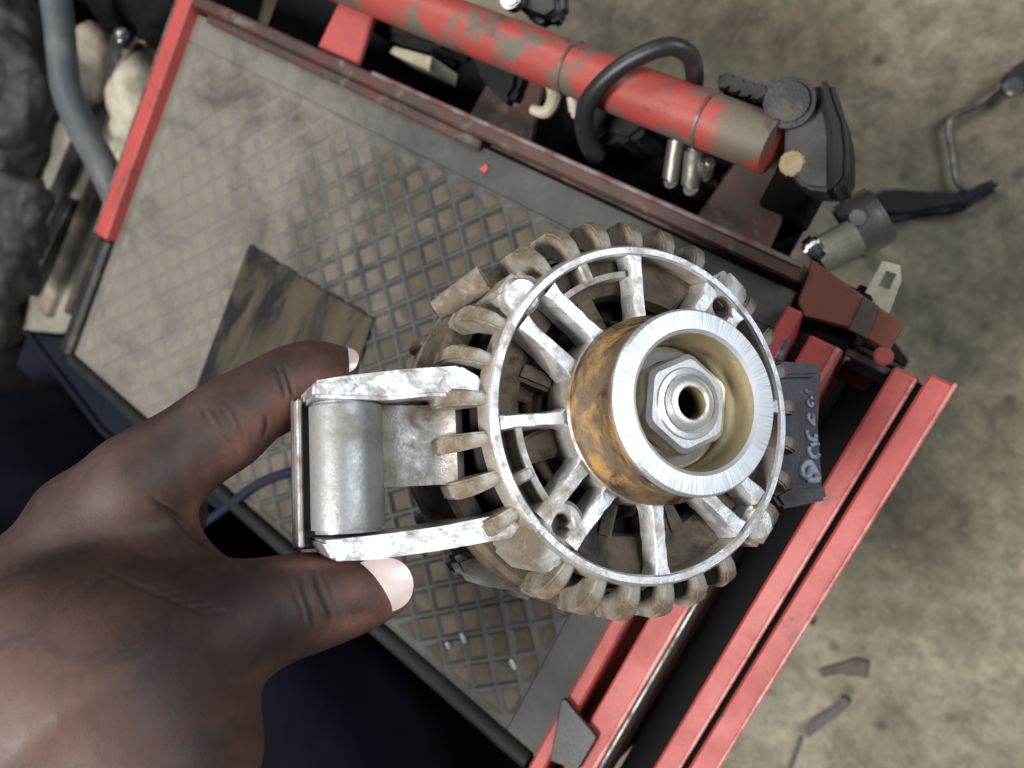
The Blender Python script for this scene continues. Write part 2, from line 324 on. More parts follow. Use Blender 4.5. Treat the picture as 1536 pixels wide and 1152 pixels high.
def capsule_field(chains, h, k, pad=0.012):
    """chains of (point, radius): smooth union of round cones"""
    segs = []
    for ch in chains:
        for (a, ra), (b, rb) in zip(ch[:-1], ch[1:]): segs.append((np.array(a), ra, np.array(b), rb))
    allp = np.array([s[0] for s in segs] + [s[2] for s in segs]); rr = max(max(s[1], s[3]) for s in segs) + pad
    lo = allp.min(0) - rr; hi = allp.max(0) + rr; n = np.ceil((hi - lo) / h).astype(int) + 1
    ax = [np.arange(n[i], dtype=np.float32) * h + lo[i] for i in range(3)]
    d = np.full(n, 1.0, np.float32)
    for a, ra, b, rb in segs:
        R = max(ra, rb) + 4 * k; s0 = np.minimum(a, b) - R; s1 = np.maximum(a, b) + R
        i0 = np.clip(((s0 - lo) / h).astype(int), 0, n); i1 = np.clip(((s1 - lo) / h).astype(int) + 2, 0, n)
        if (i1 <= i0).any(): continue
        sl = tuple(slice(i0[i], i1[i]) for i in range(3))
        X, Y, Z = np.meshgrid(ax[0][sl[0]], ax[1][sl[1]], ax[2][sl[2]], indexing='ij')
        ab = b - a; L2 = float(ab @ ab) + 1e-12
        t = np.clip(((X - a[0]) * ab[0] + (Y - a[1]) * ab[1] + (Z - a[2]) * ab[2]) / L2, 0, 1)
        e = np.sqrt((X - a[0] - t * ab[0]) ** 2 + (Y - a[1] - t * ab[1]) ** 2 + (Z - a[2] - t * ab[2]) ** 2) - (ra + t * (rb - ra))
        c = d[sl]; hh = np.clip(0.5 + 0.5 * (c - e) / k, 0, 1)
        d[sl] = np.minimum(c * (1 - hh) + e * hh - k * hh * (1 - hh), c)
    return d, lo
def net_mesh(name, V, F):
    me = bpy.data.meshes.new(name); me.from_pydata(V.tolist(), [], F.tolist()); me.update(); return me

# ================================================================== SETTING: floor
FZ = -0.62
bm = bmesh.new(); bmesh.ops.create_grid(bm, x_segments=40, y_segments=40, size=6.0)
for v in bm.verts: v.co.z = FZ
tag(obj('floor', bm, 'floor'), 'oil stained brown concrete workshop floor', None, None, 'structure')

# ================================================================== TOOL TROLLEY
trolley = empty('tool_trolley', 'red steel tool trolley with tray top, open side drawer and round push bar', 'trolley', mat=Matrix.Translation((-0.33, -0.12, FZ)))
def tp(name, bm, mats, parent=None, sharp=35):
    """a trolley part, its mesh given in world coordinates"""
    o = obj(name, bm, mats, parent or trolley, sharp)
    if parent is None: o.location = (0.33, 0.12, -FZ)
    return o
XL, XR, YB, YT = -0.601, -0.087, -0.284, 0.020          # inside of the tray
tp('tray_floor', box(XL - 0.004, XR + 0.003, YB - 0.002, YT + 0.004, -0.022, -0.0125, 0), 'reddirt')
# far rail: red paint worn off towards the near corner, bare below
tp('left_rail', join(box(XL - 0.014, XL + 0.002, -0.176, 0.034, -0.045, 0.004, 0.0015), box(XL - 0.014, XL - 0.0125, -0.176, 0.034, -0.04, 0.0052, 0.0004, 1)), ['red', 'edge'])
tp('left_rail_bare_end', join(box(XL - 0.013, XL + 0.001, -0.286, -0.1765, -0.045, 0.001, 0.003)), ['blackmetal'])
top = join(box(XL + 0.0025, -0.0885, 0.0235, 0.0325, -0.045, 0.003, 0.0015), box(XL + 0.02, -0.30, 0.0165, 0.0235, -0.02, -0.0015, 0.001))
tp('top_rail', top, ['reddirt'])
tp('top_rail_edge', box(-0.40, -0.089, 0.0305, 0.0338, -0.03, 0.0042, 0.0008), ['edge'])
tp('bottom_rail', tube(spline([(-0.60, -0.288, -0.006), (-0.45, -0.2885, -0.005), (-0.3, -0.288, -0.005), (-0.09, -0.288, -0.006)], 6), 0.0055, 12), ['black'])
# right-hand side: tray edge, slot, cabinet rail
tp('tray_edge_strip', box(-0.087, -0.0785, -0.335, 0.012, -0.07, 0.0015, 0.0012), ['red'])
tp('cabinet_rail', join(box(-0.070, -0.0545, -0.335, 0.004, -0.06, 0.001, 0.0012), box(-0.0565, -0.0540, -0.335, 0.004, -0.05, 0.0018, 0.0006, 1)), ['red', 'rededge'])
tp('cabinet_rail_lip', box(-0.0537, -0.0515, -0.335, -0.03, -0.05, 0.0, 0.0006), ['steel'])
tp('slot_floor', box(-0.0783, -0.0702, -0.335, 0.004, -0.075, -0.066, 0), ['dark'])
# the clip across the slot
cp = [PZ(u, v, 0.004) for u, v in ((843, 1048), (850, 1046), (897, 1104), (893, 1114), (868, 1156), (826, 1140))]
tp('slot_clip', prism([(p.x, p.y) for p in cp], 0.003, 0.0058, 0.0008), ['blackmetal'])
# cabinet body under the tray
body = join(box(-0.606, -0.598, -0.300, 0.030, -0.54, -0.046, 0.001), box(-0.597, -0.056, 0.020, 0.030, -0.54, -0.046, 0.001), box(-0.597, -0.056, -0.300, -0.294, -0.54, -0.02, 0.001),
            box(-0.597, -0.056, -0.2935, 0.019, -0.545, -0.535, 0.001), box(-0.597, -0.0565, -0.2935, 0.019, -0.23, -0.222, 0.0008))
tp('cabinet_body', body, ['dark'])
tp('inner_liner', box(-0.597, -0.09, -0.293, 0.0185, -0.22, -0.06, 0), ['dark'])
for cx in (-0.56, -0.1):
    for cy in (-0.26, -0.02):
        w = tp('caster', join(cyl((cx, cy - 0.012, -0.582), (cx, cy + 0.012, -0.582), 0.0375, 24, 0, 0.004)), ['black'])
        k = obj('fork', join(box(cx - 0.012, cx + 0.012, cy - 0.019, cy - 0.015, -0.585, -0.545, 0.0008), box(cx - 0.012, cx + 0.012, cy + 0.015, cy + 0.019, -0.585, -0.545, 0.0008), box(cx - 0.02, cx + 0.02, cy - 0.019, cy + 0.019, -0.5452, -0.541, 0.0005)), ['steel'], w)
# drawer pulled out to the right
drw = tp('drawer', join(box(-0.0512, -0.0293, -0.334, 0.002, -0.075, -0.070, 0.0005), box(-0.051, -0.0295, -0.003, 0.001, -0.0698, -0.012, 0.0006)), ['dark'])
obj('drawer_front', join(box(-0.029, -0.0175, -0.335, 0.008, -0.16, 0.0, 0.0012), box(-0.0190, -0.0172, -0.335, 0.007, -0.02, 0.0012, 0.0005, 1)), ['red', 'rededge'], drw)
obj('drawer_pull_lip', join(box(-0.0142, -0.0022, -0.335, 0.012, -0.022, -0.001, 0.0012), box(-0.0036, -0.0016, -0.335, 0.013, -0.03, 0.0004, 0.0006, 1)), ['red', 'rededge'], drw)
obj('pull_groove', box(-0.0172, -0.0143, -0.335, 0.006, -0.03, -0.012, 0), ['dark'], drw)
obj('drawer_slide', join(box(-0.053, -0.031, 0.0022, 0.0062, -0.030, -0.012, 0.0008), box(-0.0535, -0.032, 0.0075, 0.010, -0.026, -0.016, 0.0006)), ['reddirt'], drw)
obj('corner_bracket', join(box(-0.0535, -0.036, -0.010, 0.0, -0.040, -0.034, 0.0008)), ['reddirt'], drw)
pn = [PZ(u, v, -0.004) for u, v in ((1217, 388), (1262, 420), (1357, 488), (1332, 528), (1268, 492), (1205, 476), (1196, 452))]
tp('corner_plate', prism([(p.x, p.y) for p in pn], -0.008, -0.003, 0.0012), ['redprimer'])
pn2 = [PZ(u, v, -0.0005) for u, v in ((1296, 444), (1318, 459), (1300, 508), (1272, 493))]
tp('rubbed_band', prism([(p.x, p.y) for p in pn2], -0.0029, -0.0020, 0.0003), ['leaf'])
tp('corner_block', join(box(-0.086, -0.052, 0.0045, 0.014, -0.05, -0.012, 0.001)), ['dark'])
tp('corner_post', box(-0.075, -0.055, 0.015, 0.034, -0.20, -0.0085, 0.001), ['dark'])
e1 = PZ(1325, 534, -0.004); tp('screw_head', cyl((e1.x, e1.y, -0.010), (e1.x, e1.y, -0.002), 0.0045, 16, 0, 0.001), ['red'])
tp('roller', cyl(PZ(1165, 540, -0.002), PZ(1181, 508, -0.002), 0.0035, 14, 0, 0.0008), ['chrome'])
# pierced latch plate behind the corner
lp = [PZ(u, v, -0.02) for u, v in ((1324, 391), (1350, 398), (1352, 420), (1333, 470), (1294, 446))]
ctr = sum(lp, Vector()) / 5
hole = [PZ(u, v, -0.02) for u, v in ((1329, 406), (1345, 411), (1334, 435), (1317, 428))]
bm = bmesh.new()
def frame_plate(outer, inner, z0, z1):
    """plate with one hole: each outer corner joined to the nearest inner one"""
    bm = bmesh.new(); vs = {}
    no, ni = len(outer), len(inner)
    for z in (z0, z1):
        for i, p in enumerate(outer): vs['o', i, z] = bm.verts.new((p.x, p.y, z))
        for i, p in enumerate(inner): vs['i', i, z] = bm.verts.new((p.x, p.y, z))
    near = [min(range(ni), key=lambda k: (outer[i].xy - inner[k].xy).length) for i in range(no)]
    for i in range(no):
        j = (i + 1) % no; a, b = near[i], near[j]
        for z in (z0, z1):
            q = [vs['o', i, z], vs['o', j, z], vs['i', b, z]]
            if a != b: q.append(vs['i', a, z])
            bm.faces.new(q)
        bm.faces.new((vs['o', i, z0], vs['o', j, z0], vs['o', j, z1], vs['o', i, z1]))
    for i in range(ni):
        j = (i + 1) % ni; bm.faces.new((vs['i', i, z0], vs['i', j, z0], vs['i', j, z1], vs['i', i, z1]))
    bmesh.ops.recalc_face_normals(bm, faces=bm.faces); return bm
tp('latch_plate', frame_plate(lp, hole, -0.023, -0.020), ['cream'])
tp('latch_arm', box(ctr.x - 0.012, ctr.x + 0.001, 0.031, 0.038, -0.05, -0.0235, 0.001), ['dark'])
# push bar along the far side
TY, TZ, TR = 0.081, -0.002, 0.0150
bar_o = tp('push_bar', tube([(-0.66, TY, TZ), (-0.5, TY, TZ), (-0.35, TY, TZ), (-0.22, TY, TZ), (-0.133, TY, TZ)], TR, 32), ['redchip'])
for tx in (-0.262, -0.172):
    obj('bar_band', lathe([(TR + 0.0002, -0.0012), (TR + 0.0010, -0.0008), (TR + 0.0010, 0.0008), (TR + 0.0002, 0.0012)], 32), ['edge'], bar_o).matrix_local = Matrix.Translation((tx, TY, TZ)) @ Matrix.Rotation(math.pi / 2, 4, 'Y')
tp('bar_bracket', prism([(-0.466, 0.033), (-0.425, 0.033), (-0.428, 0.075), (-0.462, 0.075)], -0.012, -0.006, 0.0015), ['red'])
tp('bar_bracket', prism([(-0.345, 0.034), (-0.288, 0.034), (-0.302, 0.080), (-0.340, 0.080)], -0.045, -0.038, 0.0015), ['reddirt'])
tp('bar_bracket', prism([(-0.165, 0.034), (-0.118, 0.034), (-0.122, 0.082), (-0.158, 0.082)], -0.040, -0.034, 0.0015), ['reddirt'])
# black end block
blk = tp('end_block', jitter(prism([tuple(PZ(u, v, -0.003)[:2]) for u, v in ((1178, 158), (1200, 134), (1236, 124), (1246, 200), (1246, 288), (1206, 282), (1176, 250))], -0.030, -0.003, 0.002, 0, 2), 0.0006, 60), ['blockface'])
obj('rubber_pad', prism([tuple(PZ(u, v, 0.0)[:2]) for u, v in ((1222, 122), (1250, 120), (1258, 150), (1270, 182), (1275, 225), (1273, 268), (1262, 284), (1242, 292), (1240, 200))], -0.032, 0.002, 0.003, 0, 2), ['black'], blk)
obj('block_foot', box(-0.135, -0.112, 0.055, 0.096, -0.0695, -0.031, 0.002), ['dark'], blk)
obj('knob', cyl(PZ(1184, 165, -0.02), PZ(1184, 152, 0.012), 0.0125, 20, 0, 0.003), ['blackmetal'], blk)
obj('brass_bolt', cyl(PZ(1188, 250, -0.02), PZ(1188, 245, -0.001), 0.007, 6, 0, 0.001), ['brass'], blk)
# added black shelf under the tools, standing in for shade below the bar
tp('shade_shelf', join(box(-0.60, -0.115, 0.034, 0.100, -0.075, -0.070, 0.001), box(-0.60, -0.16, 0.0975, 0.100, -0.07, -0.05, 0.001)), ['dark'])

# ================================================================== RUBBER MAT with its waffle of cells
mat_o = empty('rubber_mat', 'worn grey rubber mat with dirt filled square tread lining the red tray', 'mat', mat=Matrix.Translation((-0.34, -0.13, -0.0125)))
IX0, IX1, IY0, IY1 = XL + 0.010, XR - 0.024, YB + 0.004, YT - 0.022       # the waffled field
ZT, ZB = -0.0065, -0.0088
def mo(name, bm, mats):
    o = obj(name, bm, mats, mat_o, 25); o.location = (0.34, 0.13, 0.0125); return o
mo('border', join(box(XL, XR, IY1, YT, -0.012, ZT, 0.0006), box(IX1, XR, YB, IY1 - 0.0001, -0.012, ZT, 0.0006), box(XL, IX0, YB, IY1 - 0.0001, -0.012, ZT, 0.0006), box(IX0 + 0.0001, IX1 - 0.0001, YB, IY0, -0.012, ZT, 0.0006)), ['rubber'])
PITCH, RIB, SLP = 0.0166, 0.0015, 0.0019
def clip_poly(poly):
    for ax, lim, sg in ((0, IX0, 1), (0, IX1, -1), (1, IY0, 1), (1, IY1, -1)):
        out = []
        for i in range(len(poly)):
            a, b = poly[i], poly[(i + 1) % len(poly)]; da = (a[ax] - lim) * sg; db = (b[ax] - lim) * sg
            if da >= 0: out.append(a)
            if da * db < 0: t = da / (da - db); out.append((a[0] + (b[0] - a[0]) * t, a[1] + (b[1] - a[1]) * t))
        poly = out
        if len(poly) < 3: return []
    res = []
    for q in poly:
        if not res or math.hypot(q[0] - res[-1][0], q[1] - res[-1][1]) > 2e-4: res.append(q)
    if len(res) > 1 and math.hypot(res[0][0] - res[-1][0], res[0][1] - res[-1][1]) < 2e-4: res.pop()
    return res if len(res) > 2 else []
def inset(poly, d):
    """move every edge of a convex polygon inwards by d; [] if it vanishes"""
    n = len(poly); out = []
    for i in range(n):
        p0, p1, p2 = poly[i - 1], poly[i], poly[(i + 1) % n]
        def nrm(a, b):
            dx, dy = b[0] - a[0], b[1] - a[1]; l = math.hypot(dx, dy); return -dy / l, dx / l
        n1, n2 = nrm(p0, p1), nrm(p1, p2); k = 1 + n1[0] * n2[0] + n1[1] * n2[1]
        if k < 0.05: return []
        out.append((p1[0] + d * (n1[0] + n2[0]) / k, p1[1] + d * (n1[1] + n2[1]) / k))
    for i in range(n):
        a, b = poly[i], poly[(i + 1) % n]; c, e = out[i], out[(i + 1) % n]
        if (b[0] - a[0]) * (e[0] - c[0]) + (b[1] - a[1]) * (e[1] - c[1]) <= 0: return []
    return out
def cell_bm(poly, zb):
    bm = bmesh.new(); A = poly; B = inset(A, RIB / 2); Cc = inset(A, RIB / 2 + SLP) if B else []
    va = [bm.verts.new((*p, ZT)) for p in A]
    if not B or not Cc: bm.faces.new(va); return bm
    vb = [bm.verts.new((*p, ZT)) for p in B]; vc = [bm.verts.new((*p, zb)) for p in Cc]; n = len(A)
    for i in range(n):
        j = (i + 1) % n
        bm.faces.new((va[i], va[j], vb[j], vb[i])); bm.faces.new((vb[i], vb[j], vc[j], vc[i]))
    f = bm.faces.new(vc); f.material_index = 1
    return bm
cells = []; s2 = PITCH / math.sqrt(2)
ox, oy = PZ(845, 905, ZT)[:2]                        # a crossing of ribs read from the photograph
for i in range(-40, 41):
    for j in range(-40, 41):
        cx = ox + (i + j) * s2; cy = oy + (i - j) * s2
        if not (IX0 - s2 < cx < IX1 + s2 and IY0 - s2 < cy < IY1 + s2): continue
        full = [(cx + s2, cy), (cx, cy + s2), (cx - s2, cy), (cx, cy - s2)]
        p = clip_poly(full)
        if p:
            rel = Vector((cx, cy, ZT)) - Vector(CAMP); dd = rel.dot(Vector(fwd))
            u = CU + FPX * rel.dot(Vector(right)) / dd; v = CV + FPX * rel.dot(Vector(down)) / dd
            seen = -20 < u < 1556 and -20 < v < 1172
            cells.append((0 if seen else 1, dd, len(p) == 4 and all(abs(p[k][0] - full[k][0]) < 1e-6 for k in range(4)) , p, (cx, cy)))
cells.sort(key=lambda c: (c[0], c[1]))
shared = []
from mathutils import noise as mn
def fill_level(c):
    """how far a pocket is filled with dirt, 0 to 11: more on the far half"""
    return int(min(11, max(0, 1.5 + 7.0 * min(1, max(0, (-0.24 - c[0]) / 0.22)) + 5.0 * mn.noise(Vector((c[0] * 9, c[1] * 9, 0.3))) + random.uniform(-0.6, 0.6))))
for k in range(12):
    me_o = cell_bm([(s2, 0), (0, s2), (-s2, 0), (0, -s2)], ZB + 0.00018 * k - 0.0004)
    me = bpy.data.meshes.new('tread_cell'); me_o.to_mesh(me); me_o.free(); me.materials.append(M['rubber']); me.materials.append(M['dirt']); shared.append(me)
rest = []
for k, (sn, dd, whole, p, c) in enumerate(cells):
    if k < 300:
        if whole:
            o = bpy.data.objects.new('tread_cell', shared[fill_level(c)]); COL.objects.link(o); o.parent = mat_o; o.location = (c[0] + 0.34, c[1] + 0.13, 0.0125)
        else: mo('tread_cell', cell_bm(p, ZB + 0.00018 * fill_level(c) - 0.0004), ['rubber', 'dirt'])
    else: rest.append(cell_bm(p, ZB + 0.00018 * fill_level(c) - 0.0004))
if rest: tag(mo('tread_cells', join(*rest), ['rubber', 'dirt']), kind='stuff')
# things lying on the mat
bp = [PZ(u, v, -0.004) for u, v in ((372, 366), (470, 428), (558, 478), (530, 560), (478, 650), (380, 640), (288, 592))]
b = obj('hardboard_sheet', prism([(p.x, p.y) for p in bp], -0.0063, -0.0046, 0.0006), ['board']); tag(b, 'flat oil soaked brown board lying on the rubber mat beside the fingertip', 'board')
w = obj('blue_wire', tube(spline([PZ(u, v, -0.004) for u, v in ((300, 790), (352, 752), (378, 732), (410, 716), (445, 708), (480, 712))], 8), 0.0036, 10), ['bluewire']); tag(w, 'short dark blue wire lying on the mat by the tray edge', 'wire')
for u, v, s in ((695, 957, 1.0), (672, 968, 0.7), (770, 996, 1.0)):
    p = PZ(u, v, ZT + 0.0008); q = [(0.0022 * s * math.cos(a) * (0.5 + random.random() * 0.5), 0.0036 * s * math.sin(a)) for a in np.linspace(0, 2 * math.pi, 8)[:-1]]
    f = obj('metal_flake', prism(q, -0.0006, 0.0012, 0.0003), ['flake']); f.location = p; f.rotation_euler = (0.2, -0.25, 0.9)
    tag(f, 'tiny bright metal flake lying on the rubber mat below the alternator', 'flake', 'bright flakes on the mat')

pc = obj('paint_chip', prism([(-0.003, -0.002), (0.002, -0.003), (0.0035, 0.001), (0.0, 0.003)], 0, 0.0012, 0.0003), ['red']); pc.location = PZ(727, 252, ZT + 0.0003); tag(pc, 'tiny orange red paint chip lying on the mat tread near the top rail', 'paint chip')

# ================================================================== CLUTTER BETWEEN RAIL AND PUSH BAR
def flat_thing(name, px, z0, z1, mats, label, cat, bev=0.002, seg=2, group=None, jit=0.0):
    pts = [PZ(u, v, (z0 + z1) / 2) for u, v in px]; c = sum(pts, Vector()) / len(pts)
    bm = prism([(p.x - c.x, p.y - c.y) for p in pts], 0, z1 - z0, bev, 0, seg)
    if jit: jitter(bm, jit, 80)
    o = obj(name, bm, mats); o.location = (c.x, c.y, z0); return tag(o, label, cat, group)
SH = -0.0698
flat_thing('rubber_grip', ((552, 14), (590, 10), (640, 36), (690, 60), (672, 92), (610, 78), (565, 50)), SH, -0.028, ['black'], 'black rubber tool grip wedged under the push bar by the bracket', 'grip', 0.005, 3, jit=0.002)
flat_thing('cardboard_box', ((604, 92), (612, 82), (668, 98), (664, 120)), SH, -0.035, ['cream'], 'small cream carton standing between rail and push bar', 'carton', 0.001, 1)
flat_thing('black_case', ((722, 78), (760, 86), (806, 106), (800, 150), (785, 172), (752, 150), (735, 118)), SH, -0.026, ['black'], 'black moulded case beside the cream spanner under the push bar', 'case', 0.004, 2, jit=0.0015)
flat_thing('black_clamp', ((905, 160), (955, 165), (988, 190), (992, 210), (965, 232), (935, 225), (915, 240), (890, 215)), SH, -0.020, ['black'], 'black clamp head in the loop of the steel hook', 'clamp', 0.004, 2, jit=0.0015)
flat_thing('black_tool_roll', ((1045, 235), (1120, 262), (1190, 300), (1210, 345), (1150, 325), (1085, 295)), SH, -0.045, ['black'], 'black tool roll lying under the end of the push bar', 'tool roll', 0.005, 3, jit=0.002)
# cream spanner: open ring end on a shank
sp = empty('ring_spanner', 'cream coated spanner with an open curved jaw under the push bar', 'spanner', mat=Matrix.Translation((*PZ(812, 135, -0.03)[:2], SH)))
a = PZ(812, 133, -0.03); pts = [PZ(u, v, -0.028) - Vector((a.x, a.y, SH)) for u, v in ((800, 106), (818, 112), (830, 130), (830, 150), (818, 166), (798, 162))]
obj('jaw', tube(spline(pts, 6), [0.003, 0.0042, 0.0048, 0.0042, 0.003], 10), ['cream'], sp)
obj('shank', tube([pts[2], pts[2] + Vector((0.012, 0.004, -0.012)), Vector((0.03, 0.014, 0.003))], 0.003, 10), ['steel'], sp)
for (u0, v0), (u1, v1), r, mt_, lb in (((852, 104), (862, 170), 0.0035, 'cream', 'slim cream rod standing beside the cream spanner'), ((1016, 206), (1006, 272), 0.0052, 'steel', 'grey steel pin beside the black clamp'), ((1042, 222), (1036, 282), 0.0056, 'steel', 'thicker grey steel pin beside the black tool roll'), ((1064, 240), (1058, 264), 0.0040, 'chrome', 'short bright bolt beside the thicker grey pin')):
    p = PZ(u0, v0, -0.022); q = PZ(u1, v1, -0.030); c = cyl(p, q, r, 16, 0, r * 0.3); c2 = cyl(q, (q.x, q.y, SH), r * 0.8, 10)
    tag(obj('steel_pin', join(c, c2), [mt_]), lb, 'pin')
# black steel hook looping over the bar
hk = [PZ(895, 235, -0.02), PZ(880, 205, -0.005), PZ(878, 165, 0.012), PZ(900, 128, 0.022), PZ(945, 92, 0.026), PZ(1000, 70, 0.024), PZ(1034, 82, 0.014), PZ(1042, 112, 0.0), PZ(1040, 135, -0.02)]
tag(obj('steel_hook', tube(spline(hk, 8), [0.0062, 0.0056, 0.0050, 0.0048, 0.0048, 0.0052], 14), ['blackmetal']), 'bent black steel hook looped over the worn red push bar', 'hook')
# lamp / bottle top at upper edge
tk = empty('socket_wrench_head', 'dark wrench head with a bright chrome socket behind the push bar', 'wrench', mat=Matrix.Translation(PZ(800, 2, -0.05)))
pz = PZ(800, 2, -0.05)
obj('head', prism([tuple((PZ(u, v, -0.05) - pz)[:2]) for u, v in ((760, -30), (840, -30), (842, 18), (815, 34), (780, 20))], -0.018, 0.0, 0.005, 0, 3), ['blackmetal'], tk)
obj('socket', cyl(Vector((-0.012, -0.004, 0.0)), Vector((-0.012, -0.004, 0.010)), 0.008, 18, 0, 0.0015), ['chrome'], tk)
# spring coils behind the bar end
for i, (u, v) in enumerate(((1096, 132), (1112, 138), (1128, 144), (1144, 148))):
    p = PZ(u, v, -0.04); o = obj('clip_tooth', jitter(prism(ring_poly(0, 0, 0.006, 10), -0.030, 0.012, 0.002, 0, 2), 0.0008, 200), ['blackmetal']); o.location = p
    tag(o, 'short black peg in the row behind the end of the push bar', 'peg', 'black pegs behind the push bar')

# ================================================================== FLOOR CLUTTER ON THE RIGHT
cl = empty('pipe_clamp', 'greenish steel pipe clamp with bolt lying by the corner of the trolley', 'clamp', mat=Matrix.Translation((*PZ(1270, 350, -0.10)[:2], FZ)))
base = Vector((*PZ(1270, 350, -0.10)[:2], FZ))
def loc(u, v, z): return PZ(u, v, z) - base
obj('stand', cyl(loc(1300, 370, FZ + 0.001), loc(1288, 352, -0.13), 0.011, 16), ['blackmetal'], cl)
obj('sleeve', cyl(loc(1224, 386, -0.055), loc(1290, 352, -0.055), 0.0105, 20, 0, 0.002), ['cream'], cl)
obj('ferrule', cyl(loc(1212, 384, -0.050), loc(1234, 366, -0.050), 0.0085, 20, 0, 0.002), ['chrome'], cl)
obj('collar', cyl(loc(1268, 352, -0.075), loc(1326, 318, -0.075), 0.0175, 20, 0, 0.002), ['steel'], cl)
obj('bolt', cyl(loc(1288, 330, -0.065), loc(1286, 326, -0.050), 0.005, 6, 0, 0.001), ['chrome'], cl)
rag = [(1306, 296), (1330, 282), (1400, 288), (1440, 292), (1462, 282), (1498, 268), (1500, 284), (1470, 300), (1450, 318), (1420, 316), (1370, 326), (1325, 332), (1302, 320)]
flat_thing('oily_rag', rag, FZ + 0.001, FZ + 0.022, ['cloth'], 'twisted black oily rag lying on the floor at the foot of the bent rod', 'rag', 0.007, 3, jit=0.006)
rod = [PZ(u, v, FZ + 0.012) for u, v in ((1452, 285), (1434, 272), (1428, 230), (1422, 190), (1434, 172), (1464, 158), (1500, 132), (1512, 120))]
rd = empty('bent_rod', 'thin bent steel rod with a dark pivot lying on the concrete floor', 'rod', mat=Matrix.Translation((rod[3].x, rod[3].y, FZ)))
o3 = Vector((rod[3].x, rod[3].y, FZ))
obj('rod', tube(spline([p - o3 for p in rod], 6), [0.0032, 0.0032, 0.0034, 0.0042, 0.006], 12), ['steel'], rd)
obj('pivot', jitter(prism([tuple((PZ(u, v, FZ + 0.01) - o3)[:2]) for u, v in ((1494, 132), (1512, 108), (1545, 90), (1560, 120), (1530, 140), (1505, 142))], 0.001, 0.026, 0.005, 0, 2), 0.001, 60), ['blackmetal'], rd)
pv = PZ(1520, 131, FZ + 0.027) - o3
obj('pivot_bolt', cyl((pv.x, pv.y, 0.020), (pv.x, pv.y, 0.032), 0.010, 12, 0, 0.002), ['chrome'], rd)
flat_thing('metal_scrap', ((1230, 1004), (1245, 998), (1268, 993), (1282, 986), (1304, 992), (1300, 1016), (1284, 1014), (1262, 1010), (1234, 1016)), FZ + 0.0005, FZ + 0.006, ['leaf'], 'flat notched brown scrap piece lying on the concrete beside the drawer', 'scrap', 0.001, 1, jit=0.001)
flat_thing('connector_scrap', ((1208, 1092), (1214, 1080), (1258, 1054), (1262, 1042), (1274, 1048), (1276, 1056), (1252, 1078), (1218, 1102), (1212, 1108)), FZ + 0.0005, FZ + 0.010, ['blackmetal'], 'dark elongated broken connector piece with a cut wire on the floor', 'scrap', 0.002, 2, jit=0.001)
tag(obj('cut_wire', tube(spline([PZ(u, v, FZ + 0.003) for u, v in ((1202, 1106), (1194, 1128), (1186, 1150), (1176, 1185))], 6), 0.0026, 8), ['hose']), 'thin grey cut wire on the concrete below the broken connector', 'wire')
flat_thing('broken_clip', ((1192, 968), (1216, 930), (1222, 934), (1216, 946), (1198, 972)), FZ + 0.0005, FZ + 0.007, ['greyplate'], 'narrow grey strip lying on the floor close along the drawer', 'strip', 0.001, 1)
flat_thing('pebble', ((1214, 932), (1220, 928), (1223, 936), (1217, 940)), FZ + 0.0072, FZ + 0.014, ['black'], 'small black lump on the end of the grey strip', 'lump', 0.002, 2)

# ================================================================== FAR CLUTTER ON THE LEFT
hz = -0.10
hp = [(70, -60, -0.06), (84, 0, -0.08), (92, 70, hz), (100, 135, hz), (124, 195, hz), (152, 245, hz), (178, 300, -0.12), (200, 350, -0.16)]
tag(obj('rubber_hose', tube(spline([PZ(u, v, z) for u, v, z in hp], 8), 0.0155, 20), ['hose']), 'thick grey blue rubber hose curving down behind the red tray', 'hose')
def lump(name, chains, mats, label, cat, h=0.006, k=0.012, amp=0.011, sc=34):
    d, lo = capsule_field(chains, h, k, 0.03); V, F = surface_nets(d, lo, h); c = V.mean(0); c[2] = V[:, 2].min()
    me = net_mesh(name, V - c, F); o = bpy.data.objects.new(name, me); COL.objects.link(o); o.location = c
    from mathutils import noise as mn
    nn = np.empty(len(V) * 3, np.float32); me.vertices.foreach_get('normal', nn); W = V - c
    dd = np.array([mn.noise(Vector(p) * sc) * amp + mn.noise(Vector(p) * sc * 3) * amp * 0.4 for p in W])
    me.vertices.foreach_set('co', (W + nn.reshape(-1, 3) * dd[:, None]).astype(np.float32).ravel()); me.update()
    me.polygons.foreach_set('use_smooth', [True] * len(me.polygons)); me.materials.append(M[mats]); return tag(o, label, cat)
def ch(*q): return [(tuple(PZ(u, v, z)), r) for u, v, z, r in q]
lump('engine_block', [ch((-40, -40, -0.2, .06), (20, 60, -0.2, .055), (30, 150, -0.22, .05), (0, 260, -0.22, .05), (-20, 360, -0.22, .07), (-30, 470, -0.22, .06)),
     ch((10, 20, -0.14, .03), (50, 120, -0.14, .022), (20, 200, -0.14, .03)), ch((-10, 280, -0.13, .03), (40, 300, -0.15, .025), (30, 360, -0.15, .03)),
     ch((-40, 200, -0.3, .1), (-40, 200, FZ + 0.1, .1)), ch((10, 420, -0.16, .03), (30, 330, -0.15, .02))], 'greymetal', 'lumpy dark grey engine casting standing beyond the tray', 'engine')
lump('gearbox_housing', [ch((190, -30, -0.2, .06), (260, 10, -0.2, .05)), ch((150, -60, -0.2, .05), (240, -60, -0.2, .06)), ch((220, -40, -0.3, .06), (220, -40, FZ + 0.06, .06))], 'dark', 'black casting standing behind the corner of the red tray', 'casting')
gp = [(-40, 200), (60, 180), (190, 60), (250, 40), (250, 200), (180, 480), (90, 500), (-20, 490)]
flat_thing('steel_sheet', gp, -0.262, -0.255, ['greyplate'], 'grey green steel sheet lying flat beyond the red tray rail', 'sheet', 0.001, 1)
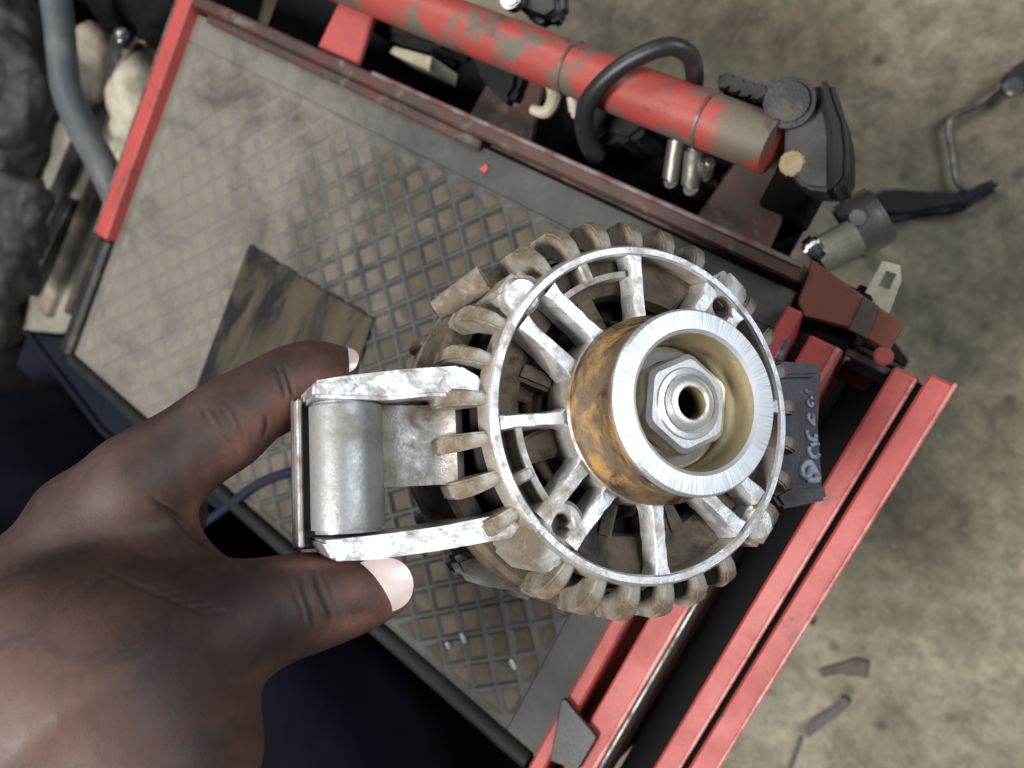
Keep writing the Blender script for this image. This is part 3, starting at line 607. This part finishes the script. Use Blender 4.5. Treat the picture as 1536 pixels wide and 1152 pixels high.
for i, (p0, p1, wd, mt_, lb) in enumerate((((150, 235), (58, 470), 0.022, 'oldwood', 'pale greasy wooden lath nearest the hose'), ((112, 215), (18, 440), 0.026, 'greymetal', 'dark grey flat bar beside the pale wooden lath'), ((168, 300), (100, 470), 0.010, 'leaf', 'narrow brown strip between lath and steel sheet'), ((110, 300), (40, 440), 0.016, 'blackmetal', 'short black steel strip beside the engine casting'))):
    a = PZ(*p0, -0.24); c = PZ(*p1, -0.24); z = -0.2548 + 0.0002 * i; o = obj('lath', join(bar((0, 0), ((c - a).x, (c - a).y), wd, 0, 0.012 + 0.003 * i, 0.002)), [mt_]); o.location = (a.x, a.y, z); tag(o, lb, 'lath')
lump('cream_stone', [ch((192, 150, -0.225, .026), (208, 100, -0.225, .026), (198, 190, -0.225, .024)), ch((186, 230, -0.235, .020), (170, 290, -0.24, .014))], 'cream', 'pale cream lump of rag against the red tray rail', 'rag', 0.004, 0.012, 0.003, 60)
lump('metal_lug', [ch((168, 110, -0.2, .008), (186, 60, -0.19, .012), (196, 40, -0.19, .012))], 'chrome', 'bright small metal lug beside the grey blue hose', 'lug', 0.003, 0.006, 0.001, 80)
lump('brown_cylinder', [ch((132, 130, -0.22, .022), (140, 60, -0.21, .022))], 'oldwood', 'brown rounded block between hose and metal lug', 'block', 0.004, 0.01, 0.002, 60)
flat_thing('support_table', ((-400, -200), (300, -200), (230, 120), (170, 560), (-100, 760), (-500, 500)), FZ + 0.001, -0.263, ['dark'], 'low dark bench top beyond the trolley carrying the castings', 'bench', 0.002, 1)
# blue steel angle along the near side of the tray
na = empty('blue_angle_bar', 'dark blue steel angle bar lying along the near edge of the tray', 'bar', mat=Matrix.Translation((-0.52, -0.32, -0.05)))
nb = Vector((-0.52, -0.32, -0.05))
def npoly(px, z): return [tuple((PZ(u, v, z) - nb)[:2]) for u, v in px]
obj('top_flange', prism(npoly(((44, 500), (122, 510), (214, 632), (350, 748), (338, 772), (200, 690), (152, 644)), -0.014), 0.032, 0.036, 0.0012), ['navy'], na)
obj('side_flange', prism(npoly(((40, 502), (148, 646), (196, 694), (170, 690), (100, 620), (24, 548)), -0.05), -0.09, 0.0, 0.0012), ['navy'], na)
obj('rolled_edge', tube([PZ(u, v, -0.012) - nb for u, v in ((40, 498), (150, 642), (200, 690))], 0.003, 10), ['navy'], na)
# ================================================================== ALTERNATOR
A_U, A_V, A_D, A_TX, A_TY = 975.0, 616.4, 0.26869, 0.3845, -0.1354
nC = np.array([math.sin(A_TX) * math.cos(A_TY), math.sin(A_TY), -math.cos(A_TX) * math.cos(A_TY)])
exC = np.cross(np.array([0, -1.0, 0]), nC); exC /= np.linalg.norm(exC); eyC = np.cross(nC, exC)
ex, ey, ez = RW @ exC, RW @ eyC, RW @ nC; ac = np.array(PD(A_U, A_V, A_D))
AM = Matrix.Identity(4)
for i in range(3): AM[i][0], AM[i][1], AM[i][2], AM[i][3] = ex[i], ey[i], ez[i], ac[i]
alt = empty('alternator', 'dirty cast aluminium car alternator with bright pulley held up by its bracket', 'alternator', mat=AM)
def toloc(u, v, zl):
    """pixel -> alternator coordinates on the plane zl (metres) parallel to its face"""
    r = ray(u, v); t = ((ac - CAMP) @ ez + zl) / (r @ ez); q = CAMP + r * t - ac; return (q @ ex, q @ ey)
mm = 0.001
def P2(r, a): return (r * math.cos(math.radians(a)) * mm, r * math.sin(math.radians(a)) * mm)
def rough_bar(p, q, w, z0, z1, n=9):
    """cast bar between two points of the face: drafted sides, flared ends, uneven edges"""
    p = Vector(p); q = Vector(q); d = (q - p).normalized(); s = Vector((-d.y, d.x)); bm = bmesh.new(); rows = []
    for i in range(n + 1):
        t = i / n; c = p.lerp(q, t); e = w / 2 * (1 + 0.35 * (2 * t - 1) ** 4) * random.uniform(0.92, 1.08); o = random.uniform(-0.12, 0.12) * mm; zt = z1 - random.uniform(0, 0.25) * mm
        prof_ = ((-e * 1.25, z0), (-e, zt - 0.9 * mm), (-e * 0.78, zt), (e * 0.78, zt), (e, zt - 0.9 * mm), (e * 1.25, z0))
        rows.append([bm.verts.new((c.x + s.x * (k + o), c.y + s.y * (k + o), z)) for k, z in prof_])
    for i in range(n):
        for j in range(5): bm.faces.new((rows[i][j], rows[i + 1][j], rows[i + 1][j + 1], rows[i][j + 1]))
        bm.faces.new((rows[i][5], rows[i + 1][5], rows[i + 1][0], rows[i][0]))
    bm.faces.new(rows[0]); bm.faces.new(rows[-1][::-1]); bmesh.ops.recalc_face_normals(bm, faces=bm.faces); return bm
# --- front housing: ring, hub, spokes
fh = obj('front_ring', lathe([(54.0 * mm, -9 * mm), (53.9 * mm, -1.0 * mm), (54.6 * mm, 0), (56.6 * mm, 0), (57.5 * mm, -1.2 * mm), (58.2 * mm, -9 * mm)], 128, closed=True, mis=[0, 1, 1, 1, 0, 0]), ['cast', 'machined'], alt)
obj('hub', lathe([(18 * mm, -14 * mm), (18 * mm, 1.2 * mm), (29.2 * mm, 1.2 * mm), (30.8 * mm, -0.4 * mm), (31.6 * mm, -14 * mm)], 96, closed=True), ['cast'], alt)
for a in (-177, 91, -89, 1):
    obj('spoke', rough_bar(P2(30.5, a), P2(53.9, a), 4.4 * mm, -8 * mm, -0.25 * mm), ['machined'], alt)
for a, off in ((138.5, 7.4), (48, 6.5), (-134, 6.2), (-43.5, 7.0)):
    ca, sa = math.cos(math.radians(a)), math.sin(math.radians(a))
    for sg in (-1, 1):
        dx, dy = -sa * off * sg * mm, ca * off * sg * mm; r0 = 28.5; r1 = 52.6
        obj('spoke', rough_bar((ca * r0 * mm + dx, sa * r0 * mm + dy), (ca * r1 * mm + dx, sa * r1 * mm + dy), 5.2 * mm, -10 * mm, -0.15 * mm), ['machined'], alt)
    # bolt lug on the rim, standing out past the ring
    pr = [(-9.5, 52), (9.5, 52), (8.5, 61), (5.5, 65.5), (-5.5, 65.5), (-8.5, 61)]
    poly = [((ca * r - sa * t) * mm, (sa * r + ca * t) * mm) for t, r in pr]
    lug = obj('bolt_lug', prism([(x, y) for x, y in poly], -34 * mm, -2.2 * mm, 1.6 * mm, 0, 2, 0.94), ['cast'], alt)
    if a in (48, -134):
        bx, by = P2(49.5, a)
        obj('bolt_boss', lathe([(3.6 * mm, -9 * mm), (3.6 * mm, -1.0 * mm), (4.2 * mm, -0.3 * mm), (6.6 * mm, -0.4 * mm), (8.0 * mm, -1.6 * mm), (9.2 * mm, -9 * mm)], 32, closed=True), ['cast'], alt).location = (bx, by, 0)
        obj('bolt', lathe([(0.0001 * mm, -8.6 * mm), (3.4 * mm, -8.6 * mm), (3.55 * mm, -9 * mm)], 20), ['grime'], alt).location = (bx, by, 0)
    else:
        bx, by = P2(58, a)
        obj('bolt_boss', lathe([(0.01 * mm, -1.3 * mm), (5.2 * mm, -1.3 * mm), (6.4 * mm, -2.6 * mm), (6.8 * mm, -9 * mm)], 32), ['machined'], alt).location = (bx, by, 0)
# inner arc ribs
for a0, a1 in ((183, 221), (96, 130), (228, 236)):
    obj('arc_rib', lathe([(46.6 * mm, -11 * mm), (46.6 * mm, -1.4 * mm), (48.6 * mm, -1.4 * mm), (48.8 * mm, -11 * mm)], 28, math.radians(a0), math.radians(a1), closed=True), ['cast'], alt)
for a in (203, 113):
    obj('arc_rib', bar(P2(47, a), P2(54.5, a), 4.0 * mm, -10 * mm, -1.0 * mm, 0.7 * mm), ['cast'], alt)
# --- cooling fins round the shoulder
prof = [(54.6, -9.0), (56.6, -2.4), (62.5, -3.4), (67.4, -6.6), (69.8, -12.0), (70.2, -26.0), (63.0, -26.0), (60.5, -16.0)]
def fin_bm(th):
    bm = bmesh.new(); A = []; B = []
    for r, z in prof:
        w = th * (0.62 + 0.38 * min(1, max(0, (r - 55) / 10))); A.append(bm.verts.new((r * mm, -w / 2 * mm, z * mm))); B.append(bm.verts.new((r * mm, w / 2 * mm, z * mm)))
    bm.faces.new(A); bm.faces.new(B[::-1]); n = len(prof)
    for i in range(n): bm.faces.new((A[i], B[i], B[(i + 1) % n], A[(i + 1) % n]))
    bmesh.ops.recalc_face_normals(bm, faces=bm.faces); bmesh.ops.bevel(bm, geom=bm.edges[:], offset=0.8 * mm, segments=2, affect='EDGES', clamp_overlap=True); return bm
f0 = None; NF = 29
for i in range(NF):
    a = 88.0 + i * 360.0 / NF
    if any(abs((a - l + 180) % 360 - 180) < 7.0 for l in (138.5, 48, -134, -43.5)): continue
    if f0 is None: f0 = obj('cooling_fin', fin_bm(5.7), ['fin'], alt, 70); o = f0
    else: o = f0.copy(); COL.objects.link(o); o.parent = alt
    o.rotation_euler = (0.0, 0.0, math.radians(a))
# --- bands and rear
obj('front_band', lathe([(60.5 * mm, -25.5 * mm), (66.8 * mm, -25.2 * mm), (68.9 * mm, -27 * mm), (69.2 * mm, -38 * mm), (62 * mm, -38.5 * mm)], 112, closed=True), ['grime'], alt)  # grime colour here also stands in for shade between the fins
obj('spigot', tube([(*toloc(728, 418, -0.020), -0.020), (*toloc(700, 436, -0.024), -0.024), (*toloc(655, 466, -0.030), -0.030)], [0.0052, 0.0046, 0.0038], 14), ['fin'], alt)
obj('stator', lathe([(58 * mm, -38.6 * mm), (65.6 * mm, -38.7 * mm), (65.6 * mm, -58 * mm), (58 * mm, -58.1 * mm)], 112, closed=True), ['grime'], alt)
rh = obj('rear_housing', lathe([(58 * mm, -58.2 * mm), (68.4 * mm, -58.4 * mm), (69 * mm, -60 * mm), (67.5 * mm, -74 * mm), (60 * mm, -86 * mm), (40 * mm, -90 * mm), (0.01 * mm, -90.5 * mm)], 112), ['fin'], alt)
for i in range(18):
    a = 10 + i * 20
    obj('rear_rib', bar(P2(60, a), P2(70.2, a), 5 * mm, -80 * mm, -60 * mm, 1.0 * mm), ['fin'], rh)
# lighter tab of the rear housing that shows below the bracket
tb = [toloc(u, v, -0.052) for u, v in ((672, 838), (762, 806), (800, 850), (808, 884), (742, 884), (690, 868))]
obj('rear_tab', prism(tb, -62 * mm, -50 * mm, 2.5 * mm, 0, 2), ['cast'], alt)
# interior
obj('winding', lathe([(30 * mm, -15 * mm), (32 * mm, -30 * mm), (57.4 * mm, -37 * mm), (56.8 * mm, -20 * mm), (55 * mm, -14 * mm)], 96), ['winding'], alt)
obj('inner_shroud', jitter(lathe([(56.0 * mm, -7.5 * mm), (53 * mm, -9.5 * mm), (46 * mm, -11 * mm), (42.5 * mm, -12.5 * mm), (41.5 * mm, -18 * mm)], 96), 0.0009, 90), ['shroud'], alt)
for a0, w_ in ((-165, 9), (160, 6), (-110, 7), (-70, 6), (112, 8), (25, 9), (-20, 8)):
    obj('shroud_post', jitter(prism([P2(31, a0 - w_ * 1.1), P2(45, a0 - w_ * 0.6), P2(45, a0 + w_ * 0.7), P2(31, a0 + w_)], -24 * mm, -11.5 * mm, 1.2 * mm, 0, 2), 0.0015, 120), ['shroud'], alt)
fan = obj('rotor', lathe([(18.5 * mm, -17 * mm), (33 * mm, -19 * mm), (36 * mm, -24 * mm), (36 * mm, -33 * mm)], 64), ['grime'], alt)
for i in range(12):
    a = 15 + i * 30
    obj('rotor_claw', prism([P2(32, a - 8), P2(45.5, a - 4), P2(46.5, a + 3), P2(32, a + 8)], -30 * mm, (-19.5 - (i % 3)) * mm, 1.0 * mm), ['grime'], fan)
# --- pulley, nut and shaft
pprof = [(18, 2.0), (30.6, 2.0), (31.4, 3.0), (31.4, 6.2), (30.2, 8.0), (28.6, 10.5), (28.0, 14.0), (28.0, 21.5), (28.6, 23.5), (29.0, 25.2), (29.0, 26.6), (28.2, 27.7), (22.6, 27.7), (21.4, 26.9), (20.6, 24.0), (20.0, 10.5), (16, 10.2), (8, 10.2)]
pm = [1, 1, 1, 1, 1, 1, 1, 1, 1, 3, 0, 0, 0, 2, 2, 2, 2]
obj('pulley', lathe([(r * mm, z * mm) for r, z in pprof], 128, mis=pm), ['pface', 'rust', 'brass', 'machined'], alt, 30)
nb_ = bmesh.new(); lev = [(16.2, 11.4), (16.2, 20.2), (15.7, 21.4), (14.0, 22.4)]; rws = []
for r_, z_ in lev:
    row = []
    for i in range(6):
        for da in (-6, 0, 6): row.append(nb_.verts.new((*P2(r_ * (0.985 if da else 1.0), 20 + 60 * i + da), z_ * mm)))
    rws.append(row)
for A_, B_ in zip(rws[:-1], rws[1:]):
    for k in range(18): nb_.faces.new((A_[k], A_[(k + 1) % 18], B_[(k + 1) % 18], B_[k]))
inn = [nb_.verts.new((*P2(8.75, 20 + 60 * (k // 3) + (-20, 0, 20)[k % 3]), 22.4 * mm)) for k in range(18)]
for k in range(18): nb_.faces.new((rws[-1][k], rws[-1][(k + 1) % 18], inn[(k + 1) % 18], inn[k]))
bmesh.ops.recalc_face_normals(nb_, faces=nb_.faces)
obj('nut', join(nb_, lathe([(9 * mm, 10.3 * mm), (18.4 * mm, 10.4 * mm), (18.8 * mm, 12 * mm), (15.0 * mm, 14.5 * mm)], 48), lathe([(11.6 * mm, 22.2 * mm), (11.0 * mm, 23.0 * mm), (9.4 * mm, 23.2 * mm), (8.8 * mm, 22.4 * mm)], 40)), ['zinc'], alt, 28)
obj('shaft', lathe([(8.6 * mm, 20 * mm), (8.6 * mm, 23.2 * mm), (7.9 * mm, 23.5 * mm), (8.2 * mm, 23.9 * mm), (7.5 * mm, 24.2 * mm), (7.8 * mm, 24.7 * mm), (7.0 * mm, 25.2 * mm), (5.6 * mm, 25.2 * mm), (5.0 * mm, 24.4 * mm), (4.8 * mm, 19 * mm), (4.6 * mm, 4 * mm), (0.01 * mm, 3.6 * mm)], 40, mis=[0] * 8 + [1, 2, 2]), ['zinc', 'brass', 'winding'], alt, 50)
# --- hinge bracket with its bush (left)
obj('bracket_web', lathe([(0.0178, -0.0210), (0.0222, -0.0210), (0.0222, 0.0052), (0.0178, 0.0052)], 24, math.radians(200), math.radians(318), closed=True), ['cast'], alt).matrix_local = Matrix.Translation((-0.0760, 0, -0.0060)) @ Matrix(((1, 0, 0, 0), (0, 0, 1, 0), (0, 1, 0, 0), (0, 0, 0, 1)))
ua = [toloc(u, v, -0.009) for u, v in ((468, 596), (470, 571), (520, 563), (610, 553), (690, 548), (722, 566), (742, 596), (700, 594), (640, 594), (580, 600))]
la = [toloc(u, v, -0.009) for u, v in ((482, 812), (500, 842), (560, 840), (660, 826), (772, 806), (790, 790), (770, 768), (730, 776), (660, 790), (588, 800))]
obj('bracket_arm', prism(ua, -0.037, -0.0085, 0.0011, 0, 2), ['machined'], alt)
obj('bracket_arm', prism(la, -0.037, -0.0085, 0.0011, 0, 2), ['machined'], alt)
obj('bracket_back', join(box(-0.1125, -0.084, -0.0395, 0.0095, -0.041, -0.0375, 0.0008)), ['darkcast'], alt)
obj('bracket_lip', box(-0.1118, -0.1100, -0.0385, 0.0085, -0.0374, -0.030, 0.0005), ['cast'], alt)
obj('bush', cyl((-0.0978, -0.0342, -0.0212), (-0.0978, 0.0060, -0.0212), 0.0113, 40, 0, 0.0012), ['barrel'], alt)
# --- dark lug on the far side with hand painted marks
ZL = -0.024
lg = obj('side_lug', prism([toloc(u, v, ZL) for u, v in ((1150, 545), (1234, 556), (1229, 640), (1236, 735), (1165, 745))], ZL - 0.010, ZL, 0.001), ['darkcast'], alt)
obj('side_lug_rib', prism([toloc(u, v, ZL + 0.006) for u, v in ((1160, 742), (1186, 728), (1240, 726), (1244, 750), (1176, 764))], ZL - 0.012, ZL + 0.006, 0.0015, 0, 2), ['darkcast'], alt)
obj('side_lug_rib', prism([toloc(u, v, ZL + 0.004) for u, v in ((1158, 548), (1172, 541), (1232, 546), (1230, 564), (1160, 566))], ZL - 0.012, ZL + 0.004, 0.0012, 0, 2), ['darkcast'], alt)
def stroke(pts, r):
    q = [toloc(1160 + x / 4.43, 520 + y / 4.43, ZL) for x, y in pts]
    return tube(spline([(a, b, ZL + 0.0002) for a, b in q], 5), r, 8)
marks = [([(215, 880), (190, 850), (185, 810), (205, 780), (240, 770), (250, 800), (235, 850), (215, 870)], .0013), ([(215, 885), (255, 888), (295, 885)], .0012), ([(240, 770), (262, 800), (285, 850), (298, 880)], .0013), ([(245, 830), (275, 835)], .0010),
         ([(232, 665), (232, 700), (252, 730), (285, 735), (300, 715)], .0010), ([(240, 660), (275, 645), (298, 650)], .0008), ([(216, 555), (222, 590), (242, 615), (280, 622)], .0010), ([(262, 590), (285, 598)], .0008),
         ([(232, 440), (228, 475), (245, 500), (262, 480), (255, 445)], .0009), ([(250, 505), (268, 520)], .0008), ([(224, 350), (225, 380), (245, 395), (258, 375)], .0008), ([(212, 285), (222, 305), (245, 300)], .0008), ([(240, 330), (255, 345)], .0007)]
obj('painted_marks', join(*[stroke(p, r) for p, r in marks]), ['paint'], lg)

# ================================================================== PERSON: left hand, forearm, dark trousers
def CP(u, v, d): return np.array([(u - CU) / FPX * d, (v - CV) / FPX * d, d])       # camera-frame metres
def hc(*q): return [(CP(u, v, d), r * mm) for u, v, d, r in q]
chains = [
    hc((140, 790, .262, 19), (215, 725, .262, 16.0), (275, 680, .266, 13.0), (338, 638, .270, 13.4), (388, 600, .274, 10.8), (436, 572, .279, 10.2), (472, 556, .284, 8.6), (512, 548, .290, 6.8)),   # index
    hc((110, 1010, .232, 30), (230, 985, .236, 24), (330, 945, .244, 18.5), (410, 915, .252, 14.2), (470, 902, .258, 13.2), (525, 891, .262, 11.0), (577, 884, .266, 9.4)),           # thumb
    hc((120, 800, .285, 18), (235, 725, .300, 12.5), (330, 660, .315, 11), (405, 612, .325, 10), (455, 600, .325, 8.6)),                                            # middle
    hc((95, 850, .300, 18), (190, 790, .325, 12), (265, 770, .338, 10.5), (250, 830, .335, 9.5), (220, 860, .325, 8.5)),                                           # ring, folded
    hc((70, 900, .305, 16), (150, 860, .330, 10.5), (210, 860, .338, 9.2), (195, 900, .330, 8.5)),                                                                # little
    hc((140, 800, .264, 19), (60, 930, .262, 27), (-30, 1080, .255, 31), (-110, 1220, .245, 30), (-260, 1480, .235, 36), (-420, 1760, .225, 42)),                     # hand to forearm
    hc((120, 1000, .236, 32), (60, 1130, .232, 34), (-40, 1260, .232, 30), (-200, 1500, .230, 34)),                                                                 # thumb base
    hc((170, 800, .268, 16), (240, 830, .262, 12), (280, 870, .256, 10), (320, 905, .250, 10)),                                                                     # web
    hc((190, 1050, .230, 34), (240, 1130, .226, 26), (160, 1260, .224, 30)),
    hc((95, 850, .302, 17), (0, 1000, .290, 24), (-90, 1160, .268, 26)),
    hc((100, 930, .258, 28), (200, 900, .254, 20)),
]
h = 0.0016; d, lo = capsule_field(chains, h, 0.009); V, F = surface_nets(d, lo, h)
# one smoothing pass then Catmull-Clark for a finer skin
me = net_mesh('person', V, F); tmp = bpy.data.objects.new('tmp', me); COL.objects.link(tmp)
sm = tmp.modifiers.new('s', 'SMOOTH'); sm.iterations = 6; sm.factor = 0.5
sb = tmp.modifiers.new('b', 'SUBSURF'); sb.levels = 1; sb.render_levels = 1
dg = bpy.context.evaluated_depsgraph_get(); me2 = bpy.data.meshes.new_from_object(tmp.evaluated_get(dg)); bpy.data.objects.remove(tmp); bpy.data.meshes.remove(me)
nv = len(me2.vertices); co = np.empty(nv * 3, np.float32); me2.vertices.foreach_get('co', co); co = co.reshape(-1, 3)
nm = np.empty(nv * 3, np.float32); me2.vertices.foreach_get('normal', nm); nm = nm.reshape(-1, 3)
crease = np.zeros(nv, np.float32); disp = np.zeros(nv, np.float32); palm = np.zeros(nv, np.float32)
uu = CU + FPX * co[:, 0] / co[:, 2]; vv = CV + FPX * co[:, 1] / co[:, 2]
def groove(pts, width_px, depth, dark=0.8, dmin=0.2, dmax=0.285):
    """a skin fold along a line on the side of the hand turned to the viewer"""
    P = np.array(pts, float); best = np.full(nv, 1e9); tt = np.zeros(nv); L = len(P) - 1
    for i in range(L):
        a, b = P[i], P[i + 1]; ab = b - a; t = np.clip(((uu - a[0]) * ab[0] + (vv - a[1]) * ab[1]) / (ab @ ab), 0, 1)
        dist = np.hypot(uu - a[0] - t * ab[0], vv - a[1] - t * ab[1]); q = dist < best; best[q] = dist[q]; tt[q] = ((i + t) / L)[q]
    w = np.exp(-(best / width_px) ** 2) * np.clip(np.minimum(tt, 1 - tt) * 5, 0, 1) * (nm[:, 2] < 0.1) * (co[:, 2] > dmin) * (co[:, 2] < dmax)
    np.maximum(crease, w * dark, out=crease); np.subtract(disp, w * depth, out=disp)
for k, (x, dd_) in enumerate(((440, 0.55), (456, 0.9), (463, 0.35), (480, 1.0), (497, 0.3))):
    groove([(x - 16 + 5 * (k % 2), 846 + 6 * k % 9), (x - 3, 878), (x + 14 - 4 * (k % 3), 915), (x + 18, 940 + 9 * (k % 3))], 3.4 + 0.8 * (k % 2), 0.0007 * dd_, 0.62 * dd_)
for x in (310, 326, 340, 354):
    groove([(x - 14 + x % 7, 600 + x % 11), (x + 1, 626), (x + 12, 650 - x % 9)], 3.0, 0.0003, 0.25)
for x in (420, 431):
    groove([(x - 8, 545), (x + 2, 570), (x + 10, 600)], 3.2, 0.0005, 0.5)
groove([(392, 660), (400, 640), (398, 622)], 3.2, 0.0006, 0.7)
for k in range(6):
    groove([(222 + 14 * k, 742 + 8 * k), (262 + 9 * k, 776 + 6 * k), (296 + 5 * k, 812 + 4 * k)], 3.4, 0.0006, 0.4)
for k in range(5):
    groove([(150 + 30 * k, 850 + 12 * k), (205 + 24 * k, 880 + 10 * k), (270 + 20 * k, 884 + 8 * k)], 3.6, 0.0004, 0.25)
# paler skin on the pads, plus the lit inner index painted in
def blob(u, v, du, dv, ang, amt):
    c_, s_ = math.cos(ang), math.sin(ang); a = ((uu - u) * c_ + (vv - v) * s_) / du; b = (-(uu - u) * s_ + (vv - v) * c_) / dv
    np.maximum(palm, amt * np.exp(-(a * a + b * b)) * (co[:, 2] < 0.31), out=palm)
blob(430, 612, 85, 26, -0.65, 0.75); blob(370, 668, 60, 22, -0.75, 0.55); blob(590, 892, 60, 45, 0, 0.8); blob(540, 930, 60, 16, -0.4, 0.7); blob(300, 765, 40, 22, 1.0, 0.5); blob(495, 565, 50, 14, -0.1, 0.6); blob(490, 845, 70, 9, 0, 0.5); blob(120, 1090, 230, 120, 0.2, 0.10); blob(430, 618, 60, 22, -0.65, 0.95)
def grime_shade(u, v, du, dv, ang, amt):  # grime, with the shade of the web and index top painted in
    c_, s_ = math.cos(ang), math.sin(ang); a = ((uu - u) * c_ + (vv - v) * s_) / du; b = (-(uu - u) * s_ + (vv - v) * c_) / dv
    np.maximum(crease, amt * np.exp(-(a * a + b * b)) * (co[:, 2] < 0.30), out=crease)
grime_shade(340, 880, 120, 45, 0.2, 0.75); grime_shade(420, 930, 60, 40, -0.2, 0.6); grime_shade(230, 690, 130, 40, -0.6, 0.45); grime_shade(60, 830, 120, 60, -0.6, 0.6); grime_shade(250, 810, 60, 40, 0.6, 0.4)
from mathutils import noise as mn
co2 = co + nm * disp[:, None]
co_w = co2 @ RW.T + CAMP
hand_base = co_w[np.argmin(co_w[:, 2])]
hb = co_w.mean(0)
me2.vertices.foreach_set('co', (co_w - hb).astype(np.float32).ravel())
for nme, arr in (('palmar_lit', palm), ('crease', crease)):
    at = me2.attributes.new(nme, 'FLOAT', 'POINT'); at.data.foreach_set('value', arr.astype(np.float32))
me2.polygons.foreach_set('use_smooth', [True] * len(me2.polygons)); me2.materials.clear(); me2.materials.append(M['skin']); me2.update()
person = bpy.data.objects.new('person', me2); COL.objects.link(person); person.location = hb
tag(person, 'person in dark navy trousers pinching the alternator bracket between bare thumb and forefinger', 'person')
def nail_bm(c, axis_px, w, l, depth_vec, curve, th=0.0006):
    """curved nail plate in camera-frame metres: c centre, axis towards the tip, normal towards the viewer"""
    ax_ = np.array(axis_px, float); ax_ /= np.linalg.norm(ax_); nrm = np.array(depth_vec, float); nrm -= ax_ * (nrm @ ax_); nrm /= np.linalg.norm(nrm); sd = np.cross(nrm, ax_)
    bm = bmesh.new(); nu, nw = 26, 14; g = []
    for i in range(nu + 1):
        row = []
        for j in range(nw + 1):
            s = -1 + 2 * i / nu; t = -1 + 2 * j / nw
            hw = w / 2 * max(0.02, 1 - abs(s) ** (2.6 if s > 0 else 3.4)) ** 0.5           # rounded at tip and root
            p = c + ax_ * (s * l / 2) + sd * (t * hw) + nrm * (-curve * t * t * (hw / (w / 2)) ** 2 - curve * 0.45 * s * s)
            row.append(bm.verts.new(RW @ p + CAMP - hb))
        g.append(row)
    for i in range(nu):
        for j in range(nw): bm.faces.new((g[i][j], g[i + 1][j], g[i + 1][j + 1], g[i][j + 1]))
    bmesh.ops.recalc_face_normals(bm, faces=bm.faces)
    ext = bmesh.ops.solidify(bm, geom=bm.faces[:], thickness=th); return bm
obj('thumb_nail', nail_bm(CP(571, 882, .2550), (1, -0.10, 0.16), 0.0178, 0.0208, (0.04, 0.02, -1), 0.0026), ['nail'], person, 60)
obj('finger_nail', nail_bm(CP(509, 536, .2835), (1, -0.10, 0.20), 0.0110, 0.0135, (0.10, -0.5, -0.85), 0.0022), ['nail'], person, 60)
# trousers: baggy work trousers on two standing legs that meet at the hips, one continuous cloth
tch = [[((-0.245, -0.470, FZ + 0.125), 0.120), ((-0.250, -0.470, -0.30), 0.140), ((-0.262, -0.475, -0.02), 0.152), ((-0.30, -0.52, 0.10), 0.150)],
       [((-0.600, -0.510, FZ + 0.125), 0.120), ((-0.600, -0.505, -0.30), 0.145), ((-0.590, -0.510, -0.02), 0.160), ((-0.55, -0.54, 0.10), 0.150)],
       [((-0.30, -0.55, 0.11), 0.130), ((-0.55, -0.56, 0.11), 0.130)]]
d, lo = capsule_field(tch, 0.010, 0.05, 0.06); V, F = surface_nets(d, lo, 0.010)
me = net_mesh('trousers', V, F); nn = np.empty(len(V) * 3, np.float32); me.vertices.foreach_get('normal', nn)
dd = np.array([mn.noise(Vector((p[0] * 5, p[1] * 5, p[2] * 17))) * 0.011 + mn.noise(Vector(p) * 16) * 0.006 for p in V])
me.vertices.foreach_set('co', (V + nn.reshape(-1, 3) * dd[:, None] - hb).astype(np.float32).ravel()); me.update()
me.polygons.foreach_set('use_smooth', [True] * len(me.polygons)); me.materials.append(M['denim'])
to = bpy.data.objects.new('trousers', me); COL.objects.link(to); to.parent = person
